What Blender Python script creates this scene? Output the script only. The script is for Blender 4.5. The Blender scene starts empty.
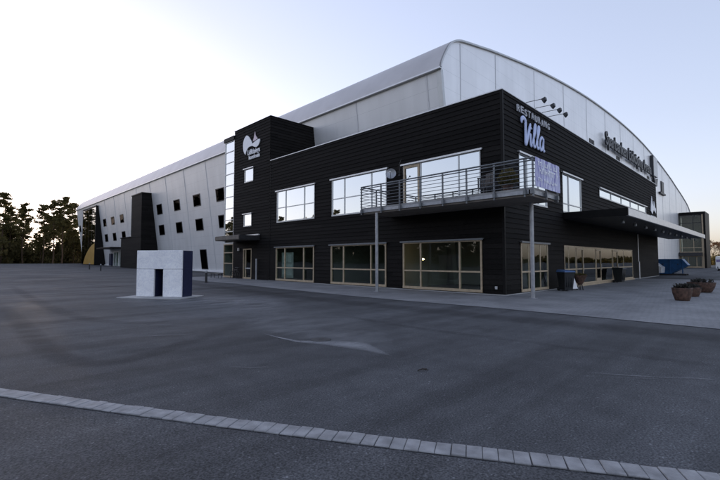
import bpy, math, random
from mathutils import Vector, Matrix
R = math.radians
random.seed(7)
S = bpy.context.scene
COL = S.collection

# ---------------------------------------------------------------- helpers
class MB:
    def __init__(s): s.v = []; s.f = []; s.mi = []; s.sm = []; s.cur = 0; s.smooth = False
    def face(s, pts):
        n = len(s.v); s.v += [tuple(p) for p in pts]; s.f.append(tuple(range(n, n+len(pts)))); s.mi.append(s.cur); s.sm.append(s.smooth); return s
    def mesh(s, vs, fs):
        n = len(s.v); s.v += [tuple(p) for p in vs]
        for f in fs: s.f.append(tuple(n+i for i in f)); s.mi.append(s.cur); s.sm.append(s.smooth)
        return s
    def box(s, a, b, c=0.0, M=None):
        """box from corner a to b, optional edge chamfer c"""
        x0, x1 = sorted((a[0], b[0])); y0, y1 = sorted((a[1], b[1])); z0, z1 = sorted((a[2], b[2]))
        if c <= 0:
            v = [(x0,y0,z0),(x1,y0,z0),(x1,y1,z0),(x0,y1,z0),(x0,y0,z1),(x1,y0,z1),(x1,y1,z1),(x0,y1,z1)]
            f = [(0,3,2,1),(4,5,6,7),(0,1,5,4),(1,2,6,5),(2,3,7,6),(3,0,4,7)]
        else:
            c = min(c, (x1-x0)*.45, (y1-y0)*.45, (z1-z0)*.45)
            def ring(i, z): return [(x0+i,y0+c,z),(x0+c,y0+i,z),(x1-c,y0+i,z),(x1-i,y0+c,z),(x1-i,y1-c,z),(x1-c,y1-i,z),(x0+c,y1-i,z),(x0+i,y1-c,z)]
            v = ring(c*.9, z0)+ring(0, z0+c)+ring(0, z1-c)+ring(c*.9, z1)
            f = [tuple(range(7,-1,-1)), tuple(range(24,32))]
            for k in range(3):
                for i in range(8): j = (i+1) % 8; f.append((k*8+i, k*8+j, k*8+8+j, k*8+8+i))
        if M is not None: v = [tuple(M @ Vector(p)) for p in v]
        return s.mesh(v, f)
    def prism(s, poly, vec, M=None):
        n = len(poly); vec = Vector(vec)
        v = [Vector(p) for p in poly] + [Vector(p)+vec for p in poly]
        if M is not None: v = [M @ p for p in v]
        f = [tuple(range(n-1,-1,-1)), tuple(range(n,2*n))] + [(i,(i+1)%n,n+(i+1)%n,n+i) for i in range(n)]
        return s.mesh(v, f)
    def tube(s, pts, r, n=8, flat=None, cap=True):
        pts = [Vector(p) for p in pts]; k = len(pts)
        rr = r if isinstance(r, (list, tuple)) else [r]*k
        rings = []; up = Vector((0,0,1)); prev = None
        for i, p in enumerate(pts):
            d = (pts[min(i+1,k-1)]-pts[max(i-1,0)])
            d = d.normalized() if d.length > 1e-9 else Vector((0,0,1))
            if flat is not None: a = d.cross(Vector(flat)).normalized(); b = Vector(flat)*.45
            else:
                if prev is None:
                    a = d.cross(up if abs(d.z) < .9 else Vector((1,0,0))).normalized()
                else: a = (prev - d*prev.dot(d)).normalized()
                b = d.cross(a)
            prev = a
            rings.append([p+(a*math.cos(2*math.pi*j/n)+b*math.sin(2*math.pi*j/n))*rr[i] for j in range(n)])
        v = [q for g in rings for q in g]; f = []
        for i in range(k-1):
            for j in range(n): m = (j+1) % n; f.append((i*n+j, i*n+m, (i+1)*n+m, (i+1)*n+j))
        if cap: f += [tuple(range(n-1,-1,-1)), tuple(range((k-1)*n, k*n))]
        return s.mesh(v, f)
    def lathe(s, c, prof, n=20):
        v = []; f = []; k = len(prof)
        for r, z in prof:
            for j in range(n): t = 2*math.pi*j/n; v.append((c[0]+r*math.cos(t), c[1]+r*math.sin(t), c[2]+z))
        for i in range(k-1):
            for j in range(n): m = (j+1) % n; f.append((i*n+j, i*n+m, (i+1)*n+m, (i+1)*n+j))
        f += [tuple(range(n-1,-1,-1)), tuple(range((k-1)*n, k*n))]
        return s.mesh(v, f)
    def build(s, name, mats, parent=None, bevel=0):
        me = bpy.data.meshes.new(name); me.from_pydata(s.v, [], s.f)
        for m in (mats if isinstance(mats, (list, tuple)) else [mats]): me.materials.append(m)
        me.polygons.foreach_set('material_index', s.mi); me.polygons.foreach_set('use_smooth', s.sm)
        me.update()
        o = bpy.data.objects.new(name, me); COL.objects.link(o)
        if parent is not None:
            o.parent = parent
            o.matrix_parent_inverse = world(parent).inverted()
        return o

def world(o):
    m = o.matrix_basis.copy()
    if o.parent: m = world(o.parent) @ o.matrix_parent_inverse @ m
    return m
def tag(o, label=None, cat=None, group=None, kind=None):
    if label: o['label'] = label
    if cat: o['category'] = cat
    if group: o['group'] = group
    if kind: o['kind'] = kind
    return o
def thing(name, label, cat, loc=(0,0,0), rz=0, group=None):
    o = bpy.data.objects.new(name, None); COL.objects.link(o); o.empty_display_size = .3
    o.location = loc; o.rotation_euler = (0,0,rz)
    return tag(o, label, cat, group)
def copy_tree(o, parent=None):
    c = o.copy(); COL.objects.link(c)
    if parent is not None: c.parent = parent
    for ch in list(o.children): copy_tree(ch, c)
    return c
def smooth_path(P, n=6):
    out = []; P = [Vector(p) for p in P]
    for i in range(len(P)-1):
        p0 = P[max(i-1,0)]; p1 = P[i]; p2 = P[i+1]; p3 = P[min(i+2,len(P)-1)]
        for k in range(n):
            t = k/n
            out.append(.5*((2*p1)+(p2-p0)*t+(2*p0-5*p1+4*p2-p3)*t*t+(3*p1-p0-3*p2+p3)*t**3))
    out.append(P[-1]); return out

# ---------------------------------------------------------------- materials
def mat(name, col, rough=.6, metal=0, var=.12, vscale=3, bump=0, bscale=40, spec=.5, stretch=(1,1,1), coat=0):
    m = bpy.data.materials.new(name); m.use_nodes = True; t = m.node_tree; N = t.nodes; L = t.links
    b = N['Principled BSDF']; b.inputs['Roughness'].default_value = rough; b.inputs['Metallic'].default_value = metal
    b.inputs['Specular IOR Level'].default_value = spec
    if coat: b.inputs['Coat Weight'].default_value = coat
    tc = N.new('ShaderNodeTexCoord'); mp = N.new('ShaderNodeMapping'); mp.inputs['Scale'].default_value = stretch
    L.new(tc.outputs['Object'], mp.inputs['Vector'])
    n = N.new('ShaderNodeTexNoise'); n.inputs['Scale'].default_value = vscale; n.inputs['Detail'].default_value = 5
    L.new(mp.outputs[0], n.inputs['Vector'])
    r = N.new('ShaderNodeValToRGB'); r.color_ramp.elements[0].position = .3; r.color_ramp.elements[1].position = .7
    r.color_ramp.elements[0].color = (*[c*(1-var) for c in col],1); r.color_ramp.elements[1].color = (*[min(1,c*(1+var)) for c in col],1)
    L.new(n.outputs['Fac'], r.inputs['Fac']); L.new(r.outputs[0], b.inputs['Base Color'])
    if bump:
        n2 = N.new('ShaderNodeTexNoise'); n2.inputs['Scale'].default_value = bscale; n2.inputs['Detail'].default_value = 4
        L.new(mp.outputs[0], n2.inputs['Vector'])
        bp = N.new('ShaderNodeBump'); bp.inputs['Strength'].default_value = bump; bp.inputs['Distance'].default_value = .02
        L.new(n2.outputs['Fac'], bp.inputs['Height']); L.new(bp.outputs[0], b.inputs['Normal'])
    return m

def glass(name, refl=.4, tint=(.45,.5,.5), wob=.02, ior=1.5, gcol=(.92,.95,.96)):
    m = bpy.data.materials.new(name); m.use_nodes = True; t = m.node_tree; N = t.nodes; L = t.links
    N.remove(N['Principled BSDF']); out = N['Material Output']
    g = N.new('ShaderNodeBsdfGlossy'); g.inputs['Roughness'].default_value = .015; g.inputs['Color'].default_value = (*gcol,1)
    tr = N.new('ShaderNodeBsdfTransparent'); tr.inputs['Color'].default_value = (*tint,1)
    lw = N.new('ShaderNodeFresnel'); lw.inputs['IOR'].default_value = ior
    ma = N.new('ShaderNodeMath'); ma.operation = 'ADD'; ma.inputs[1].default_value = refl; ma.use_clamp = True
    L.new(lw.outputs[0], ma.inputs[0])
    ge = N.new('ShaderNodeNewGeometry'); inv = N.new('ShaderNodeMath'); inv.operation = 'SUBTRACT'; inv.inputs[0].default_value = 1; L.new(ge.outputs['Backfacing'], inv.inputs[1])
    mf = N.new('ShaderNodeMath'); mf.operation = 'MULTIPLY'; L.new(ma.outputs[0], mf.inputs[0]); L.new(inv.outputs[0], mf.inputs[1])   # only the outer face of the pane mirrors
    tc = N.new('ShaderNodeTexCoord'); n = N.new('ShaderNodeTexNoise'); n.inputs['Scale'].default_value = .9; n.inputs['Detail'].default_value = 1
    L.new(tc.outputs['Object'], n.inputs['Vector'])
    bp = N.new('ShaderNodeBump'); bp.inputs['Strength'].default_value = wob*2; bp.inputs['Distance'].default_value = .1
    L.new(n.outputs['Fac'], bp.inputs['Height']); L.new(bp.outputs[0], g.inputs['Normal'])
    mx = N.new('ShaderNodeMixShader'); L.new(mf.outputs[0], mx.inputs[0]); L.new(tr.outputs[0], mx.inputs[1]); L.new(g.outputs[0], mx.inputs[2])
    L.new(mx.outputs[0], out.inputs['Surface'])
    return m

def ramp_node(N, stops):
    r = N.new('ShaderNodeValToRGB'); e = r.color_ramp.elements
    while len(e) < len(stops): e.new(.5)
    for k, (p, c) in enumerate(stops): e[k].position = p; e[k].color = (*c, 1)
    return r

def asphalt(name, base, seed):
    m = bpy.data.materials.new(name); m.use_nodes = True; t = m.node_tree; N = t.nodes; L = t.links
    b = N['Principled BSDF']; b.inputs['Specular IOR Level'].default_value = .2
    tc = N.new('ShaderNodeTexCoord')
    mp = N.new('ShaderNodeMapping'); mp.inputs['Location'].default_value = (seed, seed*.7, 0); L.new(tc.outputs['Object'], mp.inputs['Vector'])
    def noise(scale, detail=4, rot=0, sc=(1,1,1), rough=.55):
        q = N.new('ShaderNodeMapping'); q.inputs['Scale'].default_value = sc; q.inputs['Rotation'].default_value = (0,0,rot); L.new(mp.outputs[0], q.inputs['Vector'])
        n = N.new('ShaderNodeTexNoise'); n.inputs['Scale'].default_value = scale; n.inputs['Detail'].default_value = detail; n.inputs['Roughness'].default_value = rough
        L.new(q.outputs[0], n.inputs['Vector']); return n.outputs['Fac']
    def mul(a, bb):
        x = N.new('ShaderNodeMixRGB'); x.blend_type = 'MULTIPLY'; x.inputs[0].default_value = 1; L.new(a, x.inputs[1]); L.new(bb, x.inputs[2]); return x.outputs[0]
    def rmp(f, stops): r = ramp_node(N, stops); L.new(f, r.inputs[0]); return r.outputs[0]
    g = lambda v: (v, v, v)
    big = rmp(noise(.16, 5), [(.3, g(.72)), (.7, g(1.25))])
    streak = rmp(noise(.6, 6, R(60.6), (.10, 1.6, 1), .65), [(.36, g(.78)), (.62, g(1.22))])
    tyre = rmp(noise(.8, 3, R(25), (.06, 1.0, 1)), [(.46, g(1.0)), (.62, g(.82))])
    grit = rmp(noise(55, 3), [(.36, g(.55)), (.64, g(1.5))])
    speck = rmp(noise(24, 2), [(.62, g(1.0)), (.70, g(1.8))]); blot = rmp(noise(2.3, 6, 0, (1,1,1), .7), [(.35, g(.85)), (.65, g(1.15))])
    c0 = N.new('ShaderNodeRGB'); c0.outputs[0].default_value = (*base, 1)
    c = mul(c0.outputs[0], big); c = mul(c, streak); c = mul(c, tyre); c = mul(c, grit); c = mul(c, speck); c = mul(c, blot)
    L.new(c, b.inputs['Base Color'])
    rr = rmp(noise(.3, 4), [(.3, g(.7)), (.7, g(.9))]); L.new(rr, b.inputs['Roughness'])
    bp = N.new('ShaderNodeBump'); bp.inputs['Strength'].default_value = .5; bp.inputs['Distance'].default_value = .012
    L.new(noise(70, 3), bp.inputs['Height']); L.new(bp.outputs[0], b.inputs['Normal'])
    return m

def paving(name, c1, c2, mortar, w, h, rot=0):
    m = bpy.data.materials.new(name); m.use_nodes = True; t = m.node_tree; N = t.nodes; L = t.links
    b = N['Principled BSDF']; b.inputs['Roughness'].default_value = .75; b.inputs['Specular IOR Level'].default_value = .3
    tc = N.new('ShaderNodeTexCoord'); mp = N.new('ShaderNodeMapping'); mp.inputs['Rotation'].default_value = (0,0,rot); L.new(tc.outputs['Object'], mp.inputs['Vector'])
    br = N.new('ShaderNodeTexBrick'); br.inputs['Scale'].default_value = 1; br.inputs['Brick Width'].default_value = w; br.inputs['Row Height'].default_value = h
    br.inputs['Mortar Size'].default_value = .006; br.inputs['Color1'].default_value = (*c1,1); br.inputs['Color2'].default_value = (*c2,1); br.inputs['Mortar'].default_value = (*mortar,1)
    L.new(mp.outputs[0], br.inputs['Vector'])
    n = N.new('ShaderNodeTexNoise'); n.inputs['Scale'].default_value = .7; n.inputs['Detail'].default_value = 6; L.new(tc.outputs['Object'], n.inputs['Vector'])
    r = ramp_node(N, [(.3,(.75,.75,.76)),(.7,(1.18,1.18,1.17))]); L.new(n.outputs[0], r.inputs[0])
    n2 = N.new('ShaderNodeTexNoise'); n2.inputs['Scale'].default_value = 22; n2.inputs['Detail'].default_value = 3; L.new(tc.outputs['Object'], n2.inputs['Vector'])
    r2 = ramp_node(N, [(.3,(.86,.86,.86)),(.7,(1.1,1.1,1.1))]); L.new(n2.outputs[0], r2.inputs[0])
    x = N.new('ShaderNodeMixRGB'); x.blend_type = 'MULTIPLY'; x.inputs[0].default_value = 1; L.new(br.outputs['Color'], x.inputs[1]); L.new(r.outputs[0], x.inputs[2])
    y = N.new('ShaderNodeMixRGB'); y.blend_type = 'MULTIPLY'; y.inputs[0].default_value = 1; L.new(x.outputs[0], y.inputs[1]); L.new(r2.outputs[0], y.inputs[2])
    L.new(y.outputs[0], b.inputs['Base Color'])
    bp = N.new('ShaderNodeBump'); bp.inputs['Strength'].default_value = .4; bp.inputs['Distance'].default_value = .01
    L.new(br.outputs['Fac'], bp.inputs['Height']); bp.invert = True; L.new(bp.outputs[0], b.inputs['Normal'])
    return m

def panel_metal(name, col, metal, rough, joint_axis='Z', pitch=1.16):
    """coated sandwich panel: faint horizontal joints, slight tone change from panel to panel, light dirt"""
    m = mat(name, col, rough, metal, .05, .35, 0)
    t = m.node_tree; N = t.nodes; L = t.links; b = N['Principled BSDF']
    src = b.inputs['Base Color'].links[0].from_socket
    tc = N.new('ShaderNodeTexCoord'); sp = N.new('ShaderNodeSeparateXYZ'); L.new(tc.outputs['Object'], sp.inputs[0])
    d = N.new('ShaderNodeMath'); d.operation = 'DIVIDE'; d.inputs[1].default_value = pitch; L.new(sp.outputs[joint_axis], d.inputs[0])
    fr = N.new('ShaderNodeMath'); fr.operation = 'FRACT'; L.new(d.outputs[0], fr.inputs[0])
    r = ramp_node(N, [(0,(.55,.55,.56)),(.014,(.62,.62,.63)),(.022,(1,1,1)),(1,(1,1,1))]); L.new(fr.outputs[0], r.inputs[0])
    x = N.new('ShaderNodeMixRGB'); x.blend_type = 'MULTIPLY'; x.inputs[0].default_value = .55; L.new(src, x.inputs[1]); L.new(r.outputs[0], x.inputs[2])
    n = N.new('ShaderNodeTexNoise'); n.inputs['Scale'].default_value = 1.0; n.inputs['Detail'].default_value = 6
    mp = N.new('ShaderNodeMapping'); mp.inputs['Scale'].default_value = (1.6,1.6,.12); L.new(tc.outputs['Object'], mp.inputs[0]); L.new(mp.outputs[0], n.inputs['Vector'])
    r3 = ramp_node(N, [(.3,(.95,.95,.95)),(.7,(1.03,1.03,1.03))]); L.new(n.outputs[0], r3.inputs[0])
    y = N.new('ShaderNodeMixRGB'); y.blend_type = 'MULTIPLY'; y.inputs[0].default_value = 1; L.new(x.outputs[0], y.inputs[1]); L.new(r3.outputs[0], y.inputs[2])
    L.new(y.outputs[0], b.inputs['Base Color'])
    n4 = N.new('ShaderNodeTexNoise'); n4.inputs['Scale'].default_value = .45; n4.inputs['Detail'].default_value = 2; L.new(tc.outputs['Object'], n4.inputs['Vector'])
    bp = N.new('ShaderNodeBump'); bp.inputs['Strength'].default_value = .15; bp.inputs['Distance'].default_value = .05; L.new(n4.outputs[0], bp.inputs['Height']); L.new(bp.outputs[0], b.inputs['Normal'])
    return m

def leafmat(name, c0, c1):
    m = mat(name, c0, .7, 0, 0, 3, 0, spec=.2); t = m.node_tree; N = t.nodes; L = t.links; b = N['Principled BSDF']
    gi = N.new('ShaderNodeNewGeometry'); r = ramp_node(N, [(0,c0),(1,c1)]); L.new(gi.outputs['Random Per Island'], r.inputs[0]); L.new(r.outputs[0], b.inputs['Base Color'])
    out = N['Material Output']; tl = N.new('ShaderNodeBsdfTranslucent'); L.new(r.outputs[0], tl.inputs['Color'])
    mx = N.new('ShaderNodeMixShader'); mx.inputs[0].default_value = .6; L.new(b.outputs[0], mx.inputs[1]); L.new(tl.outputs[0], mx.inputs[2]); L.new(mx.outputs[0], out.inputs['Surface'])
    return m

M_asph = asphalt('asphalt', (.068,.070,.075), 3.0)
M_asph2 = asphalt('asphalt_near', (.068,.069,.073), 41.0)
M_pave = paving('paving_slabs', (.235,.238,.245), (.205,.208,.215), (.12,.12,.125), .21, .14, R(45))
M_sett = mat('granite_sett', (.27,.27,.275), .75, 0, .28, 7, .5, 60)
M_grout = mat('sett_joint', (.06,.06,.063), .9, 0, .2, 9)
M_black = mat('black_timber_cladding', (.0115,.0105,.0102), .7, 0, .35, 6, .3, 30, .08, (1,1,7))
def board_tone(m):      # every board weathers to its own tone
    t = m.node_tree; N = t.nodes; L = t.links; b = N['Principled BSDF']; src = b.inputs['Base Color'].links[0].from_socket
    tc = N.new('ShaderNodeTexCoord'); sp = N.new('ShaderNodeSeparateXYZ'); L.new(tc.outputs['Object'], sp.inputs[0])
    def mth(op, a, v=None):
        x = N.new('ShaderNodeMath'); x.operation = op; L.new(a, x.inputs[0])
        if v is not None:
            if isinstance(v, float): x.inputs[1].default_value = v
            else: L.new(v, x.inputs[1])
        return x.outputs[0]
    row = mth('FLOOR', mth('DIVIDE', sp.outputs['Z'], .24))
    along = mth('ADD', mth('ADD', sp.outputs['X'], sp.outputs['Y']), mth('MULTIPLY', row, 1.73))
    seg = mth('FLOOR', mth('DIVIDE', along, 4.8))
    cb = N.new('ShaderNodeCombineXYZ'); L.new(row, cb.inputs[0]); L.new(seg, cb.inputs[1])
    wn = N.new('ShaderNodeTexWhiteNoise'); wn.noise_dimensions = '2D'; L.new(cb.outputs[0], wn.inputs['Vector'])
    r = ramp_node(N, [(0,(.72,.72,.72)),(1,(1.35,1.35,1.33))]); L.new(wn.outputs['Value'], r.inputs[0])
    x = N.new('ShaderNodeMixRGB'); x.blend_type = 'MULTIPLY'; x.inputs[0].default_value = 1; L.new(src, x.inputs[1]); L.new(r.outputs[0], x.inputs[2]); L.new(x.outputs[0], b.inputs['Base Color'])
board_tone(M_black)
M_blacktrim = mat('black_trim', (.009,.0085,.0085), .5, 0, .2, 5, spec=.12)
M_flash = mat('pale_flashing', (.68,.68,.68), .4, .5, .08, 4)
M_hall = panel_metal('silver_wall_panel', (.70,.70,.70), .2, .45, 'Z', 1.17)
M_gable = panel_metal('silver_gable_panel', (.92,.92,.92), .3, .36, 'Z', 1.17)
M_roof = mat('roof_sheet', (.50,.48,.47), .42, .6, .08, .5)
M_strip = mat('joint_strip', (.62,.62,.63), .5, .2, .06, 2)
M_dstrip = mat('gable_joint_strip', (.46,.47,.49), .45, .5, .06, 2)
M_wood = mat('timber_frame', (.43,.34,.23), .55, 0, .15, 5, .1, 30, .4, (1,1,1))
M_white = mat('white_paint', (.72,.72,.72), .5, 0, .06, 3)
M_alu = mat('light_frame', (.55,.56,.56), .4, .4, .06, 3)
M_steel = mat('galvanised_steel', (.33,.34,.36), .45, .6, .15, 6)
M_rail = mat('painted_rail', (.16,.17,.18), .45, .3, .12, 6)
M_dark = mat('dark_metal', (.03,.03,.032), .45, .2, .2, 5)
M_conc = mat('concrete', (.33,.33,.33), .8, 0, .18, 2, .2, 30)
M_under = mat('deck_underside', (.16,.14,.12), .8, 0, .2, 3)
M_int = mat('interior_wall', (.42,.41,.38), .9, 0, .1, 1)
M_intd = mat('interior_floor', (.20,.19,.17), .6, 0, .2, 1)
M_gl_up = glass('upper_glass', .68, (.35,.4,.4))
M_gl_lo = glass('lower_glass', .04, (.72,.78,.75), .02, 1.42)
M_gl_hall = glass('hall_glass', .1, (.12,.13,.14))
M_gl_st = glass('stair_glass', .62, (.35,.38,.38))
M_signw = mat('sign_white', (.88,.90,.94), .4, 0, .04, 3)
M_signblue = mat('sign_pale_blue', (.52,.60,.86), .35, 0, .05, 3)
M_signgrey = mat('sign_grey', (.46,.47,.50), .4, 0, .08, 6)
M_signblack = mat('sign_black', (.018,.02,.026), .45, 0, .1, 6)
M_yellow = mat('yellow_panel', (.42,.25,.05), .5, 0, .12, .8)
M_bin = mat('dark_plastic', (.014,.017,.020), .45, 0, .2, 8)
M_binlid = mat('blue_plastic', (.05,.11,.24), .45, 0, .1, 8)
M_skip = mat('blue_skip_paint', (.010,.075,.20), .5, .1, .25, 2.5, .15, 15)
M_car = mat('white_car_paint', (.75,.76,.78), .25, 0, .02, 2, 0, spec=.6, coat=.6)
M_tyre = mat('tyre', (.015,.015,.016), .8)
M_navy = mat('navy_cladding', (.016,.020,.055), .5, 0, .25, 9)
M_tub = mat('brown_tub', (.085,.046,.032), .7, 0, .6, 9, .4, 25)
M_soil = mat('soil', (.03,.024,.02), .95, 0, .3, 12, .5, 40)
M_bark = mat('bark', (.075,.05,.035), .9, 0, .3, 5, .5, 20, .2, (1,1,.3))
M_pine = leafmat('pine_needles', (.085,.082,.030), (.16,.13,.05))
M_bush = leafmat('undergrowth_leaves', (.085,.078,.030), (.15,.12,.05))
M_twig = leafmat('bare_twigs', (.10,.055,.03), (.20,.11,.06))
M_plant = leafmat('tub_plant_leaves', (.03,.035,.03), (.10,.09,.08))
M_verge = mat('verge_grass', (.045,.048,.024), .9, 0, .35, .8, .5, 12)

# ---------------------------------------------------------------- ground
def gz(y): return min(max((y-32)*.0085, 0), .78)
def sheet(name, xs, ys, m, dz=0, kind='structure', inside=None):
    b = MB(); nx, ny = len(xs), len(ys)
    v = [(x, y, gz(y)+dz) for y in ys for x in xs]
    f = [(j*nx+i, j*nx+i+1, (j+1)*nx+i+1, (j+1)*nx+i) for j in range(ny-1) for i in range(nx-1)]
    b.mesh(v, f); o = b.build(name, m); return tag(o, kind=kind)
xs = [-900,-300,-100,-40,-20,0,20,40,80,140,300,600,1200]
ys = [-900,-300,-100,-30,0,15,32,45,60,80,100,123.8,160,260,500,1200]
sheet('ground', xs, ys, M_asph)

# paving in front of the black block (raised one low kerb above the asphalt on the near side)
def flat_poly(name, pts, m, z, kind='structure'):
    b = MB(); b.face([(x, y, z+gz(y)) for x, y in pts]); return tag(b.build(name, m), kind=kind)
edge = [(12.8,-24),(12.76,1.0),(12.93,3.54),(13.04,7.28),(12.86,10.68),(12.89,13.64),(13.08,16.8),(13.32,20.88),(13.98,26.0),(13.96,31.84)]
flat_poly('pavement', edge + [(14.1,38.5),(23.5,38.5),(23.5,9.5),(44,9.5),(44,-24)], M_pave, .012)

# road in the foreground and the strip of setts along it
d = Vector((.4905,-.8714,0)); pn = Vector((.8714,.4905,0)); A = Vector((2.52,3.25,0))
def bow(t): return -.055+.0045*min(t*t,60)
b = MB(); ts = [-40,-8,-6,-4,-2,0,2,4,6,8,40]
v = []
for t in ts:
    p = A+d*t+pn*(bow(t)-.11); q = p-pn*60; v += [(p.x,p.y,.004),(q.x,q.y,.004)]
b.mesh(v, [(2*i,2*i+1,2*i+3,2*i+2) for i in range(len(ts)-1)])
tag(b.build('road', M_asph2), kind='structure')
b = MB(); b.cur = 1; v = []; ts = [-12+i*.5 for i in range(41)]
for t in ts:
    for o_ in (-.222,.012): p = A+d*t+pn*(bow(t)+o_); v.append((p.x,p.y,.009))
b.mesh(v, [(2*i,2*i+1,2*i+3,2*i+2) for i in range(len(ts)-1)])
b.cur = 0; t = -12; rnd = random.Random(3)
Mx = Matrix(((d.x,pn.x,0,0),(d.y,pn.y,0,0),(0,0,1,0),(0,0,0,1)))
while t < 8:
    L_ = .130+rnd.uniform(-.012,.012); w0 = -.212+rnd.uniform(-.006,.006)+bow(t); h = .018+rnd.uniform(-.004,.005)
    Rz = Matrix.Rotation(rnd.uniform(-.02,.02),4,'Z'); Tl = Matrix.Translation(A) @ Mx @ Matrix.Translation((t,bow(t),0)) @ Rz @ Matrix.Translation((-t,-bow(t),0))
    b.box((t+.003,w0,.0), (t+L_-.003,bow(t)-.004+rnd.uniform(-.006,.006),h), .005, Tl); t += L_
tag(b.build('paving_strip', [M_sett, M_grout]), kind='structure')

# pale dusty patch where material has been spilled on the asphalt
def dust(name, pts, strength, seed, col=(.27,.275,.285), z=.006, lo=.2):
    m = bpy.data.materials.new(name); m.use_nodes = True; t = m.node_tree; N = t.nodes; L = t.links
    b = N['Principled BSDF']; b.inputs['Base Color'].default_value = (*col,1); b.inputs['Roughness'].default_value = .9
    tr = N.new('ShaderNodeBsdfTransparent'); mx = N.new('ShaderNodeMixShader'); out = N['Material Output']
    tc = N.new('ShaderNodeTexCoord'); n = N.new('ShaderNodeTexNoise'); n.inputs['Scale'].default_value = 1.6; n.inputs['Detail'].default_value = 7; n.inputs['Roughness'].default_value = .62
    mp = N.new('ShaderNodeMapping'); mp.inputs['Location'].default_value = (seed,0,0); mp.inputs['Rotation'].default_value = (0,0,R(60)); mp.inputs['Scale'].default_value = (.6,1.4,1)
    L.new(tc.outputs['Object'], mp.inputs[0]); L.new(mp.outputs[0], n.inputs['Vector'])
    r = ramp_node(N, [(.36,(lo,lo,lo)),(.64,(1,1,1))]); L.new(n.outputs[0], r.inputs[0])
    at = N.new('ShaderNodeAttribute'); at.attribute_name = 'cover'
    k = N.new('ShaderNodeMath'); k.operation = 'MULTIPLY'; L.new(r.outputs[0], k.inputs[0]); L.new(at.outputs['Fac'], k.inputs[1])
    k2 = N.new('ShaderNodeMath'); k2.operation = 'MULTIPLY'; k2.inputs[1].default_value = strength; L.new(k.outputs[0], k2.inputs[0])
    L.new(k2.outputs[0], mx.inputs[0]); L.new(tr.outputs[0], mx.inputs[1]); L.new(b.outputs[0], mx.inputs[2]); L.new(mx.outputs[0], out.inputs[0])
    # pts: list of rows, each row [(x,y,cover)...]
    bb = MB(); nx = len(pts[0]); v = [(p[0],p[1],z) for row in pts for p in row]; cov = [p[2] for row in pts for p in row]
    bb.mesh(v, [(j*nx+i,j*nx+i+1,(j+1)*nx+i+1,(j+1)*nx+i) for j in range(len(pts)-1) for i in range(nx-1)])
    o = bb.build(name, m); a = o.data.attributes.new('cover','FLOAT','POINT'); a.data.foreach_set('value', cov)
    return tag(o, kind='structure')
def stain_rows(front, back, covs):
    rows = []
    for k, c in enumerate(covs):
        f = k/(len(covs)-1); rows.append([(a[0]*(1-f)+b[0]*f, a[1]*(1-f)+b[1]*f, c*(0 if i in (0,len(front)-1) else 1)) for i, (a, b) in enumerate(zip(front, back))])
    return rows
fr = [(4.81,8.78),(4.9,8.14),(4.8,7.25),(4.85,6.63),(5.05,6.16),(5.17,5.6),(5.25,5.12),(5.29,4.55)]
bk = [(7.02,12.82),(8.07,12.64),(8.63,11.64),(8.98,10.47),(8.52,8.8),(7.53,6.9),(6.43,5.48),(5.35,4.59)]
dust('dust_patch', stain_rows(fr, bk, [.0,.9,1.0,.8,.7,.6,.45,.3,0]), .42, 2.0)
fr2 = [(4.89,7.97),(4.85,7.21),(4.85,6.63),(5.05,6.16),(5.17,5.6),(5.25,5.12),(5.26,4.53)]; bk2 = [(4.96,8.08),(4.94,7.35),(4.99,6.79),(5.32,6.44),(5.65,6.12),(5.79,5.62),(5.31,4.58)]
dust('dust_streak', stain_rows(fr2, bk2, [.2,.8,1.2,1.2,.9,.0]), .62, 9.0, (.30,.305,.32), .009, .6)
def band(name, path, wd, strength, seed, col, z, lo=.3):
    P_ = smooth_path([(x,y,0) for x,y in path], 6); rows = []
    for f,c in ((-.5,0),(-.25,.8),(0,1),(.25,.8),(.5,0)):
        row = []
        for i,p in enumerate(P_):
            t_ = (P_[min(i+1,len(P_)-1)]-P_[max(i-1,0)]).normalized(); q_ = p+Vector((-t_.y,t_.x,0))*wd*f
            row.append((q_.x,q_.y,c*min(1,5*min(i,len(P_)-1-i)/len(P_))))
        rows.append(row)
    dust(name, rows, strength, seed, col, z, lo)
dk = (.028,.028,.031)
band('tyre_track', [(1.3,24),(1.35,14),(1.3,9.5),(1.6,7.6),(2.4,7.55),(3.6,8.3),(5.5,9.6)], .55, .34, 1.0, dk, .010)
band('tyre_track', [(3.0,40),(2.6,26),(2.5,17),(2.9,12.6),(4.2,11.2),(7,11.0)], .6, .25, 3.0, dk, .012)
band('tyre_track', [(11.6,-6),(11.2,2),(10.9,8),(10.9,15),(11.6,24),(12.2,34)], 1.5, .35, 4.0, dk, .010, .6)
band('tyre_track', [(8.6,-4),(8.2,2),(7.9,6),(8.3,10)], .35, .25, 6.0, dk, .012)
band('tyre_track', [(6.0,40),(7,30),(8.6,24),(10.6,20),(12,15)], .5, .25, 7.0, dk, .012)
band('scrape_mark', [(6.45,2.05),(6.7,1.55),(6.95,1.15),(7.2,.85),(7.32,.55)], .06, .5, 3.3, (.25,.255,.265), .014, 0)
band('scrape_mark', [(6.2,2.0),(6.5,1.6),(6.85,1.15)], .05, .4, 5.3, (.25,.255,.265), .014, 0)
band('scrape_mark', [(2.9,11.3),(3.6,10.9),(4.2,10.2)], .10, .45, 8.3, (.24,.245,.255), .014, 0)
band('scrape_mark', [(2.6,9.5),(3.2,9.3),(3.9,8.8)], .09, .4, 9.3, (.24,.245,.255), .014, 0)
band('scrape_mark', [(3.0,5.9),(3.2,5.6),(3.5,5.35)], .06, .4, 9.9, (.24,.245,.255), .014, 0)
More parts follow.
